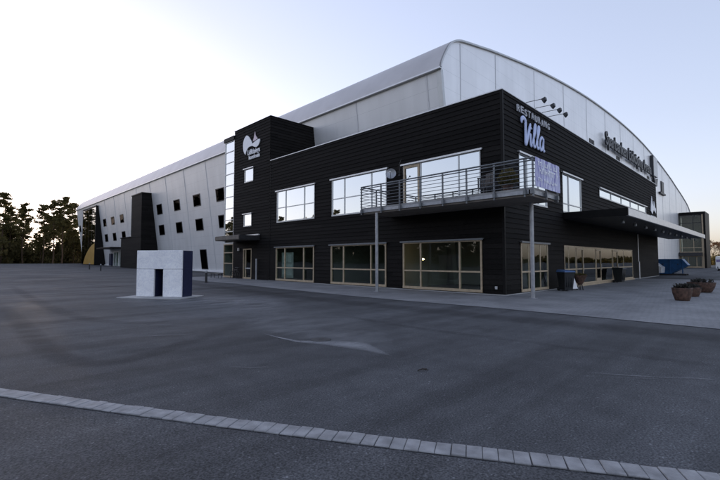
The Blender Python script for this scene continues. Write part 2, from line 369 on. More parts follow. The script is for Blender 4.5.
fr3 = [(4.19,18.47),(4.32,14.7),(4.62,11.78),(4.93,9.49),(6.17,9.18),(7.8,10.52)]; bk3 = [(5.58,22.47),(6.87,21.19),(8.83,20.1),(9.76,18.33),(10.33,16.18),(9.45,13.26)]
dust('dust_ring', stain_rows(fr3, bk3, [0,.25,.5,.8,1,1,.6,0]), .55, 5.0, (.29,.295,.31), .0075)
b = MB(); b.lathe((5.37,6.53,.006), [(.001,.008),(.19,.009),(.2,.007),(.2,0)], 22); b.box((5.31,6.51,.015),(5.43,6.55,.018)); 
tag(b.build('manhole_cover', M_dark), 'small dark round cover in the pale dusty patch on the asphalt', 'manhole cover')
b = MB(); b.tube([(4.86,3.72,.012),(4.93,3.68,.03),(5.02,3.68,.012)], .008, 6); b.tube([(4.93,3.68,.03),(4.96,3.6,.02)], .006, 5); b.mesh([(4.97,3.69,.02),(5.05,3.64,.03),(5.03,3.71,.012)], [(0,1,2)])
tag(b.build('twig', M_soil), 'small dry brown twig lying alone on the open asphalt', 'twig')

# ---------------------------------------------------------------- arena hall
GY, HY1 = 14.85, 122.0
XB, K = 23.84, .13
def wx(z): return XB-K*z
hall = thing('arena_hall', 'huge silver arena hall with arched gable and outward leaning side wall', 'building', (wx(0),GY,0))
prof = [(21.86,14.02),(21.95,14.35),(22.18,14.8),(22.5,15.32),(22.85,15.8),(23.3,16.22),(23.8,16.50),(24.45,16.74),(25.6,16.99),(27.2,17.31)]
arc = [(29.46,17.75),(36.3,18.85),(43.7,19.75),(51.1,20.4),(58,20.75),(66,20.95),(73,20.92),(80.4,20.65),(87.7,20.12),(93.5,19.6),(99.3,18.95),(105,18.25),(110.6,17.4),(118,16.35),(125,15.1)]
fine = [(p.x,p.y) for p in smooth_path([(p[0],p[1],0) for p in prof+arc],3)]
endp = [(127.5,14.4),(129.5,13.5),(130.6,12.2),(130.8,10)]
full = fine + endp
# gable wall (a slab 0.3 thick) with openings left to the trim
b = MB(); poly = [(wx(0)+.0,GY,-.3)] + [(wx(13.98)+.0,GY,13.98)] + [(x+.05 if i < 8 else x, GY, z-.06) for i,(x,z) in enumerate(full)] + [(130.8,GY,-.3)]
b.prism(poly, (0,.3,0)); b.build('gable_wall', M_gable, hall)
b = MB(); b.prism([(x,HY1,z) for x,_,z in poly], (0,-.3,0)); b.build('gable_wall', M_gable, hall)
# roof skin, overhanging the gable slightly, with thickness
b = MB(); b.smooth = True
n = len(full); Y0, Y1 = GY-.14, HY1+.14
cuts = [Y0]+[GY+7.3*i for i in range(1,15)]+[Y1]
v = [(x,y,z) for y in cuts for x,z in full]
b.mesh(v, [(j*n+i,(j+1)*n+i,(j+1)*n+i+1,j*n+i+1) for j in range(len(cuts)-1) for i in range(n-1)])
b.build('roof', M_roof, hall)
b = MB()      # verge trim: thin curved bar on the gable edge, following the curve's own normal
def inset(i, dd):
    (xa,za),(xb,zb) = full[max(i-1,0)], full[min(i+1,n-1)]; l_ = math.hypot(xb-xa,zb-za); return (full[i][0]+(zb-za)/l_*dd, GY-.14, full[i][1]-(xb-xa)/l_*dd)
for i in range(n-1):
    (x0,z0),(x1,z1) = full[i], full[i+1]
    b.prism([(x0,GY-.14,z0),(x1,GY-.14,z1),inset(i+1,.12),inset(i,.12)], (0,.13,0))
b.build('verge_trim', M_alu, hall)
# long leaning wall
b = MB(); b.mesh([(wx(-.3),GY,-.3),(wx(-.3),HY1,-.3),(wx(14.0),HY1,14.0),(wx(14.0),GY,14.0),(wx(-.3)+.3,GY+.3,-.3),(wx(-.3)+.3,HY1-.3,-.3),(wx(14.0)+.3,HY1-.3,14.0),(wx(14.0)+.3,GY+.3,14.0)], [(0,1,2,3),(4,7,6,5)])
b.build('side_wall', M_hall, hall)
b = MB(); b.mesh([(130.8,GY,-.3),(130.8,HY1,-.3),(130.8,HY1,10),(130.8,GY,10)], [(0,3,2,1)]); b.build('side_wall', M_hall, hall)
# eave gutter
b = MB(); b.box((21.80,GY-.1,13.90),(22.02,HY1,14.03),.02); b.build('gutter', M_flash, hall)
# joint strips on the leaning wall and on the gable
seams = [49.5+6.7*k for k in range(-5,11)]
b = MB()
for y in seams:
    for z0,z1 in ((0.1,13.88),):
        b.mesh([(wx(z)-o_, yy, z) for z in (z0,z1) for o_ in (.0,.035) for yy in (y-.06,y+.06)],
               [(0,1,5,4),(2,6,7,3),(0,4,6,2),(1,3,7,5),(0,2,3,1),(4,5,7,6)])
b.build('joint_strip', M_strip, hall)
b = MB()
gx = [24.4]+[29.46+7.28*k for k in range(14)]
for x in gx:
    zt = max(z for (x0,z) in full if abs(x0-x) == min(abs(q[0]-x) for q in full))-.25
    b.box((x-.03,GY-.02,0),(x+.03,GY+.02,zt))
b.build('joint_strip', M_dstrip, hall)
b = MB()      # pale corner trim where the leaning wall meets the gable
b.mesh([(wx(z)+dx, yy, z) for z in (0,13.95) for (dx,yy) in ((-.03,GY-.03),(.22,GY-.03),(-.03,GY+.3))], [(0,1,4,3),(2,0,3,5)])
b.build('corner_trim', M_alu, hall)
b = MB(); b.box((wx(0)-.35,36.2,-.1),(wx(0)+.1,69,.34),.02); b.build('plinth', M_white, hall)
b = MB(); b.box((wx(0)-.35,82,.0),(wx(0)+.1,101,.75),.02); b.build('plinth', M_white, hall)
# small tilted-looking windows set in the leaning wall
def lean_window(yc, zc, w, h, name='window'):
    zz0, zz1 = zc-h/2, zc+h/2
    def P(y, z, o): return (wx(z)-o, y, z)
    f = MB()
    def bar(ya,yb,za,zb,o0=-.05,o1=.05):
        f.mesh([P(y,z,o) for z in (za,zb) for o in (o0,o1) for y in (ya,yb)], [(0,1,5,4),(2,6,7,3),(0,4,6,2),(1,3,7,5),(0,2,3,1),(4,5,7,6)])
    t = .09
    bar(yc-w/2,yc+w/2,zz0,zz0+t); bar(yc-w/2,yc+w/2,zz1-t,zz1); bar(yc-w/2,yc-w/2+t,zz0+t,zz1-t); bar(yc+w/2-t,yc+w/2,zz0+t,zz1-t)
    o = f.build(name, M_dark, hall)
    g = MB(); g.mesh([P(yc-w/2+t,zz0+t,.025),P(yc+w/2-t,zz0+t,.025),P(yc+w/2-t,zz1-t,.025),P(yc-w/2+t,zz1-t,.025),
                      P(yc-w/2+t,zz0+t,.004),P(yc+w/2-t,zz0+t,.004),P(yc+w/2-t,zz1-t,.004),P(yc-w/2+t,zz1-t,.004)], [(3,2,1,0),(4,5,6,7)])
    g.build('pane', M_gl_dk, o)
M_gl_dk = glass('dark_window_glass', .0, (.02,.02,.022), .02, 1.12, (.28,.28,.30))
for y in (46.4,52.95,59.6,66.4,85.9,91.95,97.9):
    lean_window(y,9.42,2.15,1.55); lean_window(y,6.27,2.15,1.55)
lean_window(120.4,9.35,1.3,1.6); lean_window(39.8,9.42,2.15,1.55); lean_window(39.8,6.27,2.15,1.55)
lean_window(52.7,1.75,1.9,2.6,'window')
# glazed side entrance under the small flat canopy
b = MB()
for yy in (89.8,91.5,93.2): b.box((23.2,yy-.06,.6),(23.34,yy+.06,3.3))
b.box((23.2,89.8,3.2),(23.34,93.2,3.34)); dd = b.build('door', M_white, hall)
g = MB(); g.box((23.25,89.86,.6),(23.28,93.14,3.2)); g.build('pane', M_gl_lo, dd)
b = MB(); b.box((23.1,94.6,.6),(23.5,96.0,3.0),.02); b.build('door', M_navy, hall)
b = MB(); b.box((20.9,86.4,3.85),(23.5,96.3,4.12),.02); b.build('canopy', M_blacktrim, hall)
# louvred vents on the gable
for x in (52.9,64.3,82.9):
    b = MB(); b.box((x-.85,GY-.05,15.2),(x-.1,GY+.02,15.75)); b.box((x+.1,GY-.05,15.2),(x+.85,GY+.02,15.75))
    for k in range(5): b.box((x-.8,GY-.07,15.24+k*.1),(x-.15,GY-.045,15.28+k*.1)); b.box((x+.15,GY-.07,15.24+k*.1),(x+.8,GY-.045,15.28+k*.1))
    b.build('vent', M_dark, hall)
b = MB(); b.box((93.5,GY-.12,14.1),(96.0,GY+.02,16.4)); b.box((91.4,GY-.35,13.85),(96.2,GY+.02,14.15)); b.box((93.7,GY-.16,14.4),(95.8,GY-.11,16.2)); b.build('vent', M_signblack, hall)

# ---------------------------------------------------------------- leaning-wall stair towers
def simple_window(parent, axis, plane, u0, u1, z0, z1, mus, mzs, fm, gm, t=.07, depth=.12, out=.0, back=None, flash=None, name='window'):
    """window standing in an axis plane. axis 'L': plane x, u=y, outward -x ; axis 'R': plane y, u=x, outward -y"""
    def bx(mb, ua, ub, za, zb, d0, d1, c=0):
        if axis == 'L': mb.box((plane-d0,ua,za),(plane-d1,ub,zb),c)
        else: mb.box((ua,plane-d0,za),(ub,plane-d1,zb),c)
    f = MB(); u0, u1 = min(u0,u1), max(u0,u1)
    bx(f,u0,u1,z0,z0+t*1.5,-depth+out,out+.015); bx(f,u0,u1,z1-t,z1,-depth+out,out)
    bx(f,u0,u0+t,z0+t*1.5,z1-t,-depth+out,out); bx(f,u1-t,u1,z0+t*1.5,z1-t,-depth+out,out)
    for u in mus: bx(f,u-t*.45,u+t*.45,z0+t*1.5,z1-t,-depth+.012+out,out-.004)
    us = [u0+t]+[q for u in sorted(mus) for q in (u-t*.45,u+t*.45)]+[u1-t]
    for z in mzs:
        for k in range(0,len(us),2): bx(f,us[k],us[k+1],z-t*.45,z+t*.45,-depth+.02+out,out-.008)
    o = f.build(name, fm, parent)
    g = MB(); bx(g,u0+t*.5,u1-t*.5,z0+t,z1-t*.5,-depth*.55+out,-depth*.55+.02+out); g.build('pane', gm, o)
    if flash:
        h = MB(); bx(h,u0-.12,u1+.12,z1+.015,z1+.055,-.02,.10); bx(h,u0-.12,u1+.12,z1-.03,z1+.0135,.085,.10); h.build('flashing', flash, o)
    return o

tA = thing('stair_tower', 'black box stair tower on the silver leaning wall, with low dark block at its foot', 'tower', (20.88,69.14,gz(70)))
b = MB(); b.box((20.88,69.14,5.3),(23.3,74.1,12.05)); b.box((20.9,69.145,.0),(23.7,74.1,5.298)); b.build('wall', M_black, tA)
b = MB(); b.box((20.9,74.103,.0),(23.7,79.6,5.35)); b.box((20.78,74.2,5.352),(23.4,79.7,5.5)); b.build('entrance_block', M_black, tA)
b = MB(); b.box((20.8,69.05,12.05),(23.4,74.2,12.22),.02); b.build('parapet_cap', M_blacktrim, tA)
simple_window(tA,'L',21.25,74.12,75.7,5.6,12.0,[],[6.7,7.75,8.8,9.85,10.9],M_alu,M_gl_st,.08)
b = MB(); b.box((21.4,74.13,5.6),(23.0,75.66,12.1)); b.build('stairwell', M_int, tA)

tB = thing('glazed_tower', 'dark glazed wedge tower with yellow curved panel near the far end of the hall', 'tower', (21.7,101.3,gz(101)))
b = MB(); b.box((21.75,101.3,.3),(23.9,113.4,13.05)); b.build('wall', M_blacktrim, tB)
b = MB(); b.box((21.64,101.25,13.052),(23.0,113.5,13.3),.03); b.build('parapet_cap', M_blacktrim, tB)
o = simple_window(tB,'L',21.70,101.4,113.3,.7,13.0,[104.4,107.4,110.4],[3.2,5.2,7.2,9.2,11.2],M_dark,M_gl_hall,.1,.05,.02)
yp = [(101.45,.8)]+[(101.45+9.6*math.sin(math.pi/2*k/14)**1.35, .8+4.4*math.cos(math.pi/2*k/14)**1.35) for k in range(15)]
b = MB(); b.prism([(21.6,y,z) for y,z in yp], (.05,0,0)); b.build('yellow_panel', M_yellow, tB)

# ---------------------------------------------------------------- black two-storey block
CX, CY = 17.85, 8.70
block = thing('clubhouse_block', 'black timber clad two storey corner block with balcony in front of silver hall', 'building', (CX,CY,0))
PITCH = .24; LAP = .03
def clad(axis, plane, u0, u1, z0, z1, holes, mb):
    """lapped boards with openings"""
    zs = set([z0,z1])
    k = math.floor(z0/PITCH)
    while k*PITCH < z1+PITCH:
        if z0 < k*PITCH < z1: zs.add(k*PITCH)
        k += 1
    for h in holes:
        for z in (h[2],h[3]):
            if z0 < z < z1: zs.add(z)
    zs = sorted(zs)
    def dep(z, lower):
        q = z/PITCH; fr = q-math.floor(q+1e-6)
        if lower: return LAP*(1-max(fr,0))
        if fr < 1e-4: fr = 1.0
        return LAP*(1-fr)
    def P(u, d, z): return (plane-d,u,z) if axis == 'L' else (u,plane-d,z)
    for za, zb in zip(zs, zs[1:]):
        if zb-za < 1e-5: continue
        zm = (za+zb)/2; iv = [(u0,u1)]
        for h in holes:
            if h[2] < zm < h[3]:
                nv = []
                for a,c in iv:
                    if h[1] <= a or h[0] >= c: nv.append((a,c)); continue
                    if h[0] > a: nv.append((a,h[0]))
                    if h[1] < c: nv.append((h[1],c))
                iv = nv
        da, db = dep(za,True), dep(zb,False)
        for a,c in iv:
            q = [P(a,da,za),P(c,da,za),P(c,db,zb),P(a,db,zb)]
            mb.face(q if axis == 'R' else q[::-1])
            if da > LAP*.9:
                q = [P(a,-.002,za),P(c,-.002,za),P(c,da,za),P(a,da,za)]
                mb.face(q if axis == 'R' else q[::-1])
    for h in holes:      # reveals
        a,c,zl,zh = h
        for q in ([P(a,LAP,zl),P(a,-.22,zl),P(a,-.22,zh),P(a,LAP,zh)],[P(c,LAP,zl),P(c,-.22,zl),P(c,-.22,zh),P(c,LAP,zh)],
                  [P(a,LAP,zh),P(c,LAP,zh),P(c,-.22,zh),P(a,-.22,zh)],[P(a,LAP,zl),P(c,LAP,zl),P(c,-.22,zl),P(a,-.22,zl)]): mb.face(q)

# windows of the facade facing the car park (u = y)
LW_low = [(22.44,27.17,.06,2.6),(15.8,20.71,.06,2.6),(9.77,14.62,.06,2.6)]
LW_up = [(22.43,27.12,4.5,6.92),(15.77,20.64,4.5,6.92),(9.8,14.58,4.42,6.9)]
T0, T1, TZ = 28.1, 33.93, 13.13
doorL = (30.74,32.16,.02,2.62)
sq = [(30.62,32.1,8.25,9.42),(30.82,32.15,4.47,5.54)]
mb = MB(); clad('L',CX,CY,T0,.0,9.5,LW_low+LW_up,mb); mb.build('wall', M_black, block)
mb = MB(); clad('L',CX-.02,T0,T1,.0,TZ,[doorL]+sq,mb)
clad('R',T0,CX-.02,22.6,9.3,TZ,[],mb); mb.build('tower_wall', M_black, block)
mb = MB(); mb.box((CX,T1-.02,0),(23.5,T1,TZ)); mb.box((CX+.05,T0+.02,TZ-.12),(23.0,T1-.021,TZ-.02)); mb.build('tower_roof', M_blacktrim, block)
mb = MB(); mb.box((CX-.07,T0-.05,TZ),(22.4,T1+.03,TZ+.06),.01); mb.build('tower_cap', M_blacktrim, block)
# facade facing the entrance square (u = x)
X1 = 52.0
RW = [(19.45,22.8,.06,2.5),(19.45,22.9,4.43,6.87),(25.2,28.52,4.38,6.75),(32.35,47.1,6.05,6.72),(25.2,41.15,.1,2.5)]
mb = MB(); clad('R',CY,CX,X1,.0,9.5,RW,mb); mb.build('wall', M_black, block)
mb = MB(); mb.box((X1-.02,CY,0),(X1+.2,GY-.05,9.5)); mb.build('wall', M_black, block)
mb = MB(); mb.box((CX+.25,CY+.25,9.05),(X1-.03,GY-.04,9.3)); mb.box((CX+.25,GY-.04,9.05),(21.5,T0,9.3)); mb.build('roof', M_blacktrim, block)
mb = MB()
mb.box((CX-.05,CY-.05,9.5),(CX+.25,T0-.02,9.56),.01); mb.box((CX+.251,CY-.05,9.5),(X1+.22,CY+.25,9.56),.01)
mb.build('parapet_cap', M_flash, block)
mb = MB(); mb.box((CX-.035,CY-.035,.05),(CX+.09,CY+.09,9.498),.008); mb.build('corner_board', M_blacktrim, block)
mb = MB(); mb.box((CX-.03,T0-.07,.0),(CX+.05,T0-.002,9.498)); mb.build('corner_board', M_blacktrim, block)
mb = MB(); mb.box((CX-.04,CY-.04,-.05),(CX+.1,30.7,.055)); mb.box((CX+.1,CY-.04,-.05),(25.1,CY+.08,.055)); mb.build('plinth', M_conc, block)
mb = MB(); mb.box((41.3,CY-.04,-.05),(X1,CY+.08,.055)); mb.build('plinth', M_conc, block)
# rooms behind the glass
mb = MB(); mb.box((CX+.25,CY+.25,3.0),(X1-.2,GY-.1,3.5)); mb.box((CX+.25,GY-.1,3.0),(23.0,T0,3.5)); mb.build('floor_slab', M_int, block)
mb = MB(); mb.box((CX+.25,CY+.25,.013),(X1-.2,GY-.1,.05)); mb.box((CX+.25,GY-.1,.013),(23.0,T0-.1,.05)); mb.build('floor', M_intd, block)
mb = MB(); mb.box((23.0,GY+.4,.05),(23.15,33.8,3.0)); mb.box((21.9,GY+.4,3.5),(22.0,33.8,9.0)); mb.box((24.0,CY+.3,.06),(24.12,GY-.1,3.0)); mb.box((24.0,CY+.3,3.5),(24.12,GY-.1,9.0))
mb.box((CX+.3,21.3,.05),(23.0,21.4,3.0)); mb.box((CX+.3,15.2,.05),(23.0,15.3,3.0)); mb.box((CX+.3,T0-.05,.05),(23.0,T0+.05,9.0)); mb.box((CX+.3,21.3,3.5),(21.9,21.4,9.0))
mb.box((31,CY+.3,3.5),(31.1,GY-.1,9.0)); mb.box((24.2,GY-.25,.06),(X1-.3,GY-.1,9.0)); mb.build('partition', M_int, block)

def m3(a,b_): return [a+(b_-a)*.255, a+(b_-a)*.745]
for (a,c,z0,z1) in LW_low: simple_window(block,'L',CX-.06,a+.03,c-.03,z0+.03,z1,m3(a,c),[1.06],M_wood,M_gl_lo,.085,.14,.0,flash=M_rail)
for i,(a,c,z0,z1) in enumerate(LW_up): simple_window(block,'L',CX-.03,a+.02,c-.02,z0,z1,m3(a,c),[5.62] if i < 2 else [],M_alu,M_gl_up,.06,.12,.0,flash=M_flash)
mb = MB(); mb.box((CX-.02,13.42,4.4),(CX-.045,13.55,6.84)); mb.box((CX-.02,14.42,4.4),(CX-.045,14.53,6.84)); mb.box((CX-.02,13.551,6.7),(CX-.045,14.419,6.84)); mb.box((CX-.02,13.551,4.42),(CX-.045,14.419,4.6))
dr = mb.build('door', M_wood, block); mb = MB(); mb.tube([(CX-.05,13.5,5.4),(CX-.11,13.5,5.4),(CX-.11,13.62,5.4)], .012, 6); mb.build('handle', M_steel, dr)
for (a,c,z0,z1) in sq: simple_window(block,'L',CX-.05,a+.02,c-.02,z0,z1,[],[],M_alu,M_gl_st,.055,.12,.0,flash=M_flash)
simple_window(block,'R',CY-.05,19.48,22.77,.09,2.48,[20.35,21.75],[1.05],M_wood,M_gl_lo,.085,.07,.0,flash=M_rail)
simple_window(block,'R',CY-.03,19.47,22.88,4.44,6.86,[20.4,21.8],[],M_alu,M_gl_up,.06,.12,.0,flash=M_flash)
simple_window(block,'R',CY-.03,25.22,28.5,4.4,6.74,[26.25],[4.95],M_alu,M_gl_up,.06,.12,.0,flash=M_flash)
simple_window(block,'R',CY-.03,32.37,47.08,6.06,6.71,[32.37+14.71*k/5 for k in range(1,5)],[],M_alu,M_gl_up,.05,.12,.0,flash=M_flash)
simple_window(block,'R',CY-.05,25.22,41.13,.12,2.48,[25.9,27.1,28.5,31.0,32.2,35.0,36.5,38.2],[1.08],M_wood,M_gl_lo,.075,.06,.0,flash=None)
mb = MB(); mb.box((25.1,CY-.12,.0),(41.3,CY+.1,.115)); mb.build('threshold', M_wood, block)
for ua, ub in ((27.15,28.45),(31.05,32.15),(35.05,36.45)):
    mb = MB()
    for s in (ua+.02,ub-.1): mb.box((s,CY-.075,.24),(s+.05,CY-.045,2.38))
    mb.box((ua+.1,CY-.075,.24),(ub-.1,CY-.045,.42)); mb.box((ua+.1,CY-.075,2.26),(ub-.1,CY-.045,2.38)); o = mb.build('door', M_wood, block)
    mb = MB(); mb.tube([(ub-.14,CY-.08,.95),(ub-.14,CY-.13,.95),(ub-.14,CY-.13,1.35),(ub-.14,CY-.08,1.35)], .014, 6); mb.build('handle', M_steel, o)
# side door with narrow side light
o = simple_window(block,'L',CX-.05,30.76,32.14,.06,2.6,[31.75],[],M_wood,M_gl_lo,.09,.12,.0,name='door')
mb = MB(); mb.tube([(CX-.06,31.62,1.0),(CX-.13,31.62,1.0),(CX-.13,31.5,1.0)], .014, 6); mb.build('handle', M_steel, o)
mb = MB(); mb.box((CX-.07,30.9,.9),(CX-.05,31.7,1.0)); mb.build('push_bar', M_alu, o)
# stairwell glass strip beside the tower
G0, G1 = T1+.02, 35.75
simple_window(block,'L',CX-.03,G0,G1,3.1,12.45,[],[4.2,5.25,6.3,7.35,8.4,9.45,10.5,11.5],M_alu,M_gl_st,.07,.14)
simple_window(block,'L',CX-.03,G0,G1,.1,3.08,[],[1.35,2.3],M_wood,M_gl_lo,.09,.14)
mb = MB(); mb.box((CX-.12,G0-.01,12.46),(22.3,G1+.1,12.83),.01); mb.build('canopy_cap', M_blacktrim, block)
mb = MB(); mb.box((CX+.12,G1-.12,.1),(23.4,G1,12.45)); mb.box((20.5,G0,.1),(20.6,G1-.121,12.45)); mb.build('stairwell', M_int, block)
# canopy over the side door
mb = MB(); mb.box((16.0,29.5,3.24),(CX-.03,33.6,3.62),.01); cn = mb.build('canopy', M_dark, block)
mb = MB(); mb.box((15.96,29.55,3.30),(15.998,33.6,3.58)); mb.build('fascia', M_under, cn)
mb = MB(); mb.box((CX-.18,29.5,3.66),(CX-.025,31.9,3.76)); mb.build('flashing', M_flash, cn)
# big entrance canopy
mb = MB(); mb.box((25.3,5.55,4.02),(58.0,CY-.03,4.30)); cn = mb.build('canopy', M_dark, block)
mb = MB(); mb.box((25.3,5.43,3.98),(58.05,5.549,4.38),.006); mb.build('fascia', M_flash, cn)
mb = MB(); mb.box((25.18,5.44,3.98),(25.298,CY-.04,4.38),.006); mb.build('fascia', M_blacktrim, cn)
for k in range(11):
    mb = MB(); xx = 27.0+k*2.9; mb.lathe((xx,6.1,3.72), [(.02,.30),(.02,.16),(.09,.13),(.10,.0),(.085,-.02)], 12); mb.build('downlight', M_rail, cn)
# downpipe / cable post and the downpipe at the far corner, wall lamp
mb = MB(); mb.tube([(CX-.18,29.75,0),(CX-.18,29.75,1.75)], .07, 10); mb.build('downpipe', M_steel, block)
mb = MB(); mb.tube([(43.0,CY-.14,0),(43.0,CY-.14,1.5)], .05, 10); mb.tube([(43.0,CY-.10,1.5),(43.0,CY-.10,3.9)], .035, 8); mb.build('downpipe', M_flash, block)
mb = MB(); mb.box((CX-.16,32.75,2.42),(CX-.03,32.95,2.68),.02); mb.build('wall_lamp', M_alu, block)
mb = MB(); mb.box((CX-.06,9.05,.28),(CX-.02,9.17,.42),.01); mb.build('socket_box', M_alu, block)

# balcony (part) with its own sub-parts
BX, BYR, BYL, BXR = 15.5, 6.38, 15.55, 18.05
mb = MB()
mb.box((BX+.14,BYR+.14,4.06),(CX-.03,BYL-.05,4.14)); mb.box((CX-.029,BYR+.14,4.06),(BXR-.1,CY-.03,4.14))
balc = mb.build('balcony', M_under, block)
mb = MB(); mb.box((BX+.06,BYR+.06,4.30),(CX-.03,BYL,4.38)); mb.box((CX-.029,BYR+.06,4.30),(BXR,CY-.03,4.38)); mb.build('deck', M_conc, balc)
mb = MB(); mb.box((BX+.07,BYR+.20,4.141),(BX+.14,BYL,4.299)); mb.box((BX+.07,BYR+.07,4.141),(BXR,BYR+.14,4.299)); mb.box((BX+.2,BYL-.08,4.141),(CX-.04,BYL-.02,4.299)); mb.box((BXR-.08,BYR+.2,4.141),(BXR-.02,CY-.04,4.299)); mb.build('edge_beam', M_steel, balc)
posts = [15.52,14.11,12.89,11.64,10.4,9.2,7.95,6.70]
def post(x, y, ex, ey):
    q = MB(); q.box((x-.028,y-.028,4.02),(x+.028,y+.028,5.46)); q.box((min(x-.05,x+ex),min(y-.05,y+ey),4.12),(max(x+.05,x+ex),max(y+.05,y+ey),4.28)); q.build('post', M_rail, balc)
for y in posts: post(BX,y,.1,0)
for x in (16.75,17.95): post(x,BYR,0,.1)
post(BX,BYR,.06,.06); post(16.7,BYL,0,-.02)
mb = MB()
for k in range(7):
    z = 4.44+k*.158; r = .014 if k < 6 else .026
    mb.tube([(BX-.03,BYR-.03,z),(BX-.03,BYL+.03,z)], r, 6); mb.tube([(BX-.03,BYR-.031,z),(BXR-.05,BYR-.031,z)], r, 6); mb.tube([(BX-.03,BYL+.031,z),(CX-.05,BYL+.031,z)], r, 6)
mb.tube([(BX,BYR,5.5),(BX,BYL,5.5)], .035, 8); mb.tube([(BX,BYR,5.5),(BXR-.05,BYR,5.5)], .035, 8); mb.tube([(BX,BYL,5.5),(CX-.05,BYL,5.5)], .035, 8)
mb.build('railing', M_rail, balc)
for (x,y) in ((15.58,14.48),(17.5,7.30)):
    mb = MB(); mb.tube([(x,y,.03),(x,y,4.06)], .085, 14); mb.box((x-.14,y-.14,.012),(x+.14,y+.14,.03)); mb.build('column', M_steel, balc)

# ---------------------------------------------------------------- things on and around the block
def banner():
    m = bpy.data.materials.new('purple_banner_print'); m.use_nodes = True; t = m.node_tree; N = t.nodes; L = t.links; b = N['Principled BSDF']; b.inputs['Roughness'].default_value = .5
    tc = N.new('ShaderNodeTexCoord'); n = N.new('ShaderNodeTexNoise'); n.inputs['Scale'].default_value = 3.2; n.inputs['Detail'].default_value = 3
    mp = N.new('ShaderNodeMapping'); mp.inputs['Scale'].default_value = (1.9,1,.22); L.new(tc.outputs['Object'], mp.inputs[0]); L.new(mp.outputs[0], n.inputs['Vector'])
    r = ramp_node(N, [(.36,(.17,.16,.42)),(.46,(.36,.36,.64)),(.54,(.70,.72,.86)),(.60,(.26,.25,.54)),(.68,(.62,.64,.82))]); L.new(n.outputs[0], r.inputs[0]); L.new(r.outputs[0], b.inputs['Base Color'])
    o = MB(); y = BYR-.085; nx = 12
    v = [(15.53+2.47*i/nx, y+.012*math.sin(i*1.9+j), 4.40+1.12*j/4) for j in range(5) for i in range(nx+1)]
    v += [(p[0],p[1]+.01,p[2]) for p in v]; q = len(v)//2; o.smooth = True
    fs = []
    for j in range(4):
        for i in range(nx): a = j*(nx+1)+i; fs += [(a,a+1,a+nx+2,a+nx+1),(q+a,q+a+nx+1,q+a+nx+2,q+a+1)]
    o.mesh(v, fs)
    th = thing('banner', 'purple and white printed banner tied to the balcony railing', 'banner', (16.75,y,4.4))
    bo = o.build('cloth', m, th)
    rn = random.Random(5)      # the pale illegible lettering of the print
    for row,(z,h) in enumerate(((5.22,.16),(4.93,.22),(4.62,.14))):
        x = 15.75; w = MB()
        while x < 17.7:
            ww = rn.uniform(.06,.14)
            if rn.random() < .85:
                w.box((x,y-.022,z),(x+.035,y-.018,z+h)); f_ = rn.choice((.0,.4,.75)); w.box((x+.036,y-.022,z+h*f_),(x+ww,y-.018,z+h*f_+h*.25))
            x += ww+.05
        w.build('print', M_signw, th)['kind'] = 'stuff'
    w = MB()
    for k in range(7): w.tube([(18.0,y,4.45+k*.165),(18.12,y+.06,4.45+k*.165)], .012, 5)
    w.build('tie', M_white, th)
banner()

def floodlight(x, label):
    th = thing('floodlight', label, 'floodlight', (x,CY,9.56), 0, 'floodlights on arms above the restaurant sign')
    q = MB(); q.tube([(x,CY+.1,9.57),(x,CY-.03,9.60),(x,CY-.84,9.56)], .016, 8); q.tube([(x,CY-.02,9.35),(x,CY-.02,9.60)], .02, 8); q.build('arm', M_dark, th)
    q = MB(); q.prism([(x-.10,CY-.78,9.54),(x-.10,CY-.98,9.60),(x-.10,CY-1.0,9.46),(x-.10,CY-.88,9.34)], (.2,0,0)); q.build('lamp_head', M_signblack, th)
for x, l in ((20.48,'first'),(21.6,'second'),(22.5,'third'),(23.4,'fourth')):
    floodlight(x, 'dark floodlight on a thin arm over the roof edge, %s from the block corner' % l)

# satellite dish
th = thing('satellite_dish', 'round grey satellite dish on black wall above the balcony', 'satellite dish', (CX-.05,15.05,6.3))
q = MB(); q.smooth = True; c = Vector((17.3,15.0,6.42)); ax = Vector((-.8,-.58,.12)).normalized(); e1 = ax.cross(Vector((0,0,1))).normalized(); e2 = e1.cross(ax)
vs = []; fs = []
for i in range(6):
    r_ = .29*i/5+.001
    for j in range(24): t_ = 2*math.pi*j/24; vs.append(c+e1*r_*math.cos(t_)+e2*r_*math.sin(t_)+ax*(.08*(r_/.29)**2))
nn = len(vs); vs += [p-ax*.012 for p in vs]
for i in range(5):
    for j in range(24): k_ = (j+1)%24; fs += [(i*24+j,i*24+k_,(i+1)*24+k_,(i+1)*24+j),(nn+i*24+j,nn+(i+1)*24+j,nn+(i+1)*24+k_,nn+i*24+k_)]
q.mesh(vs, fs); q.build('reflector', M_steel, th)
q = MB(); q.tube([c-ax*.02,(CX-.1,15.1,6.36),(CX-.02,15.1,6.36)], .02, 8); q.tube([c-e2*.27+ax*.06, c+ax*.36], .012, 6); q.build('bracket', M_dark, th)
q = MB(); q.box(tuple(c+ax*.36-Vector((.04,.04,.04))), tuple(c+ax*.36+Vector((.04,.04,.04))), .01); q.build('receiver', M_alu, th)
q = MB(); q.tube([(CX-.05,14.75,6.35),(CX-.12,14.75,6.5),(CX-.14,14.72,7.0),(CX-.1,14.62,7.25)], .018, 8); q.box((CX-.16,14.68,6.32),(CX-.02,14.8,6.42),.01); tag(q.build('wall_aerial', M_dark), 'thin curved aerial on the black wall right of satellite dish', 'aerial')

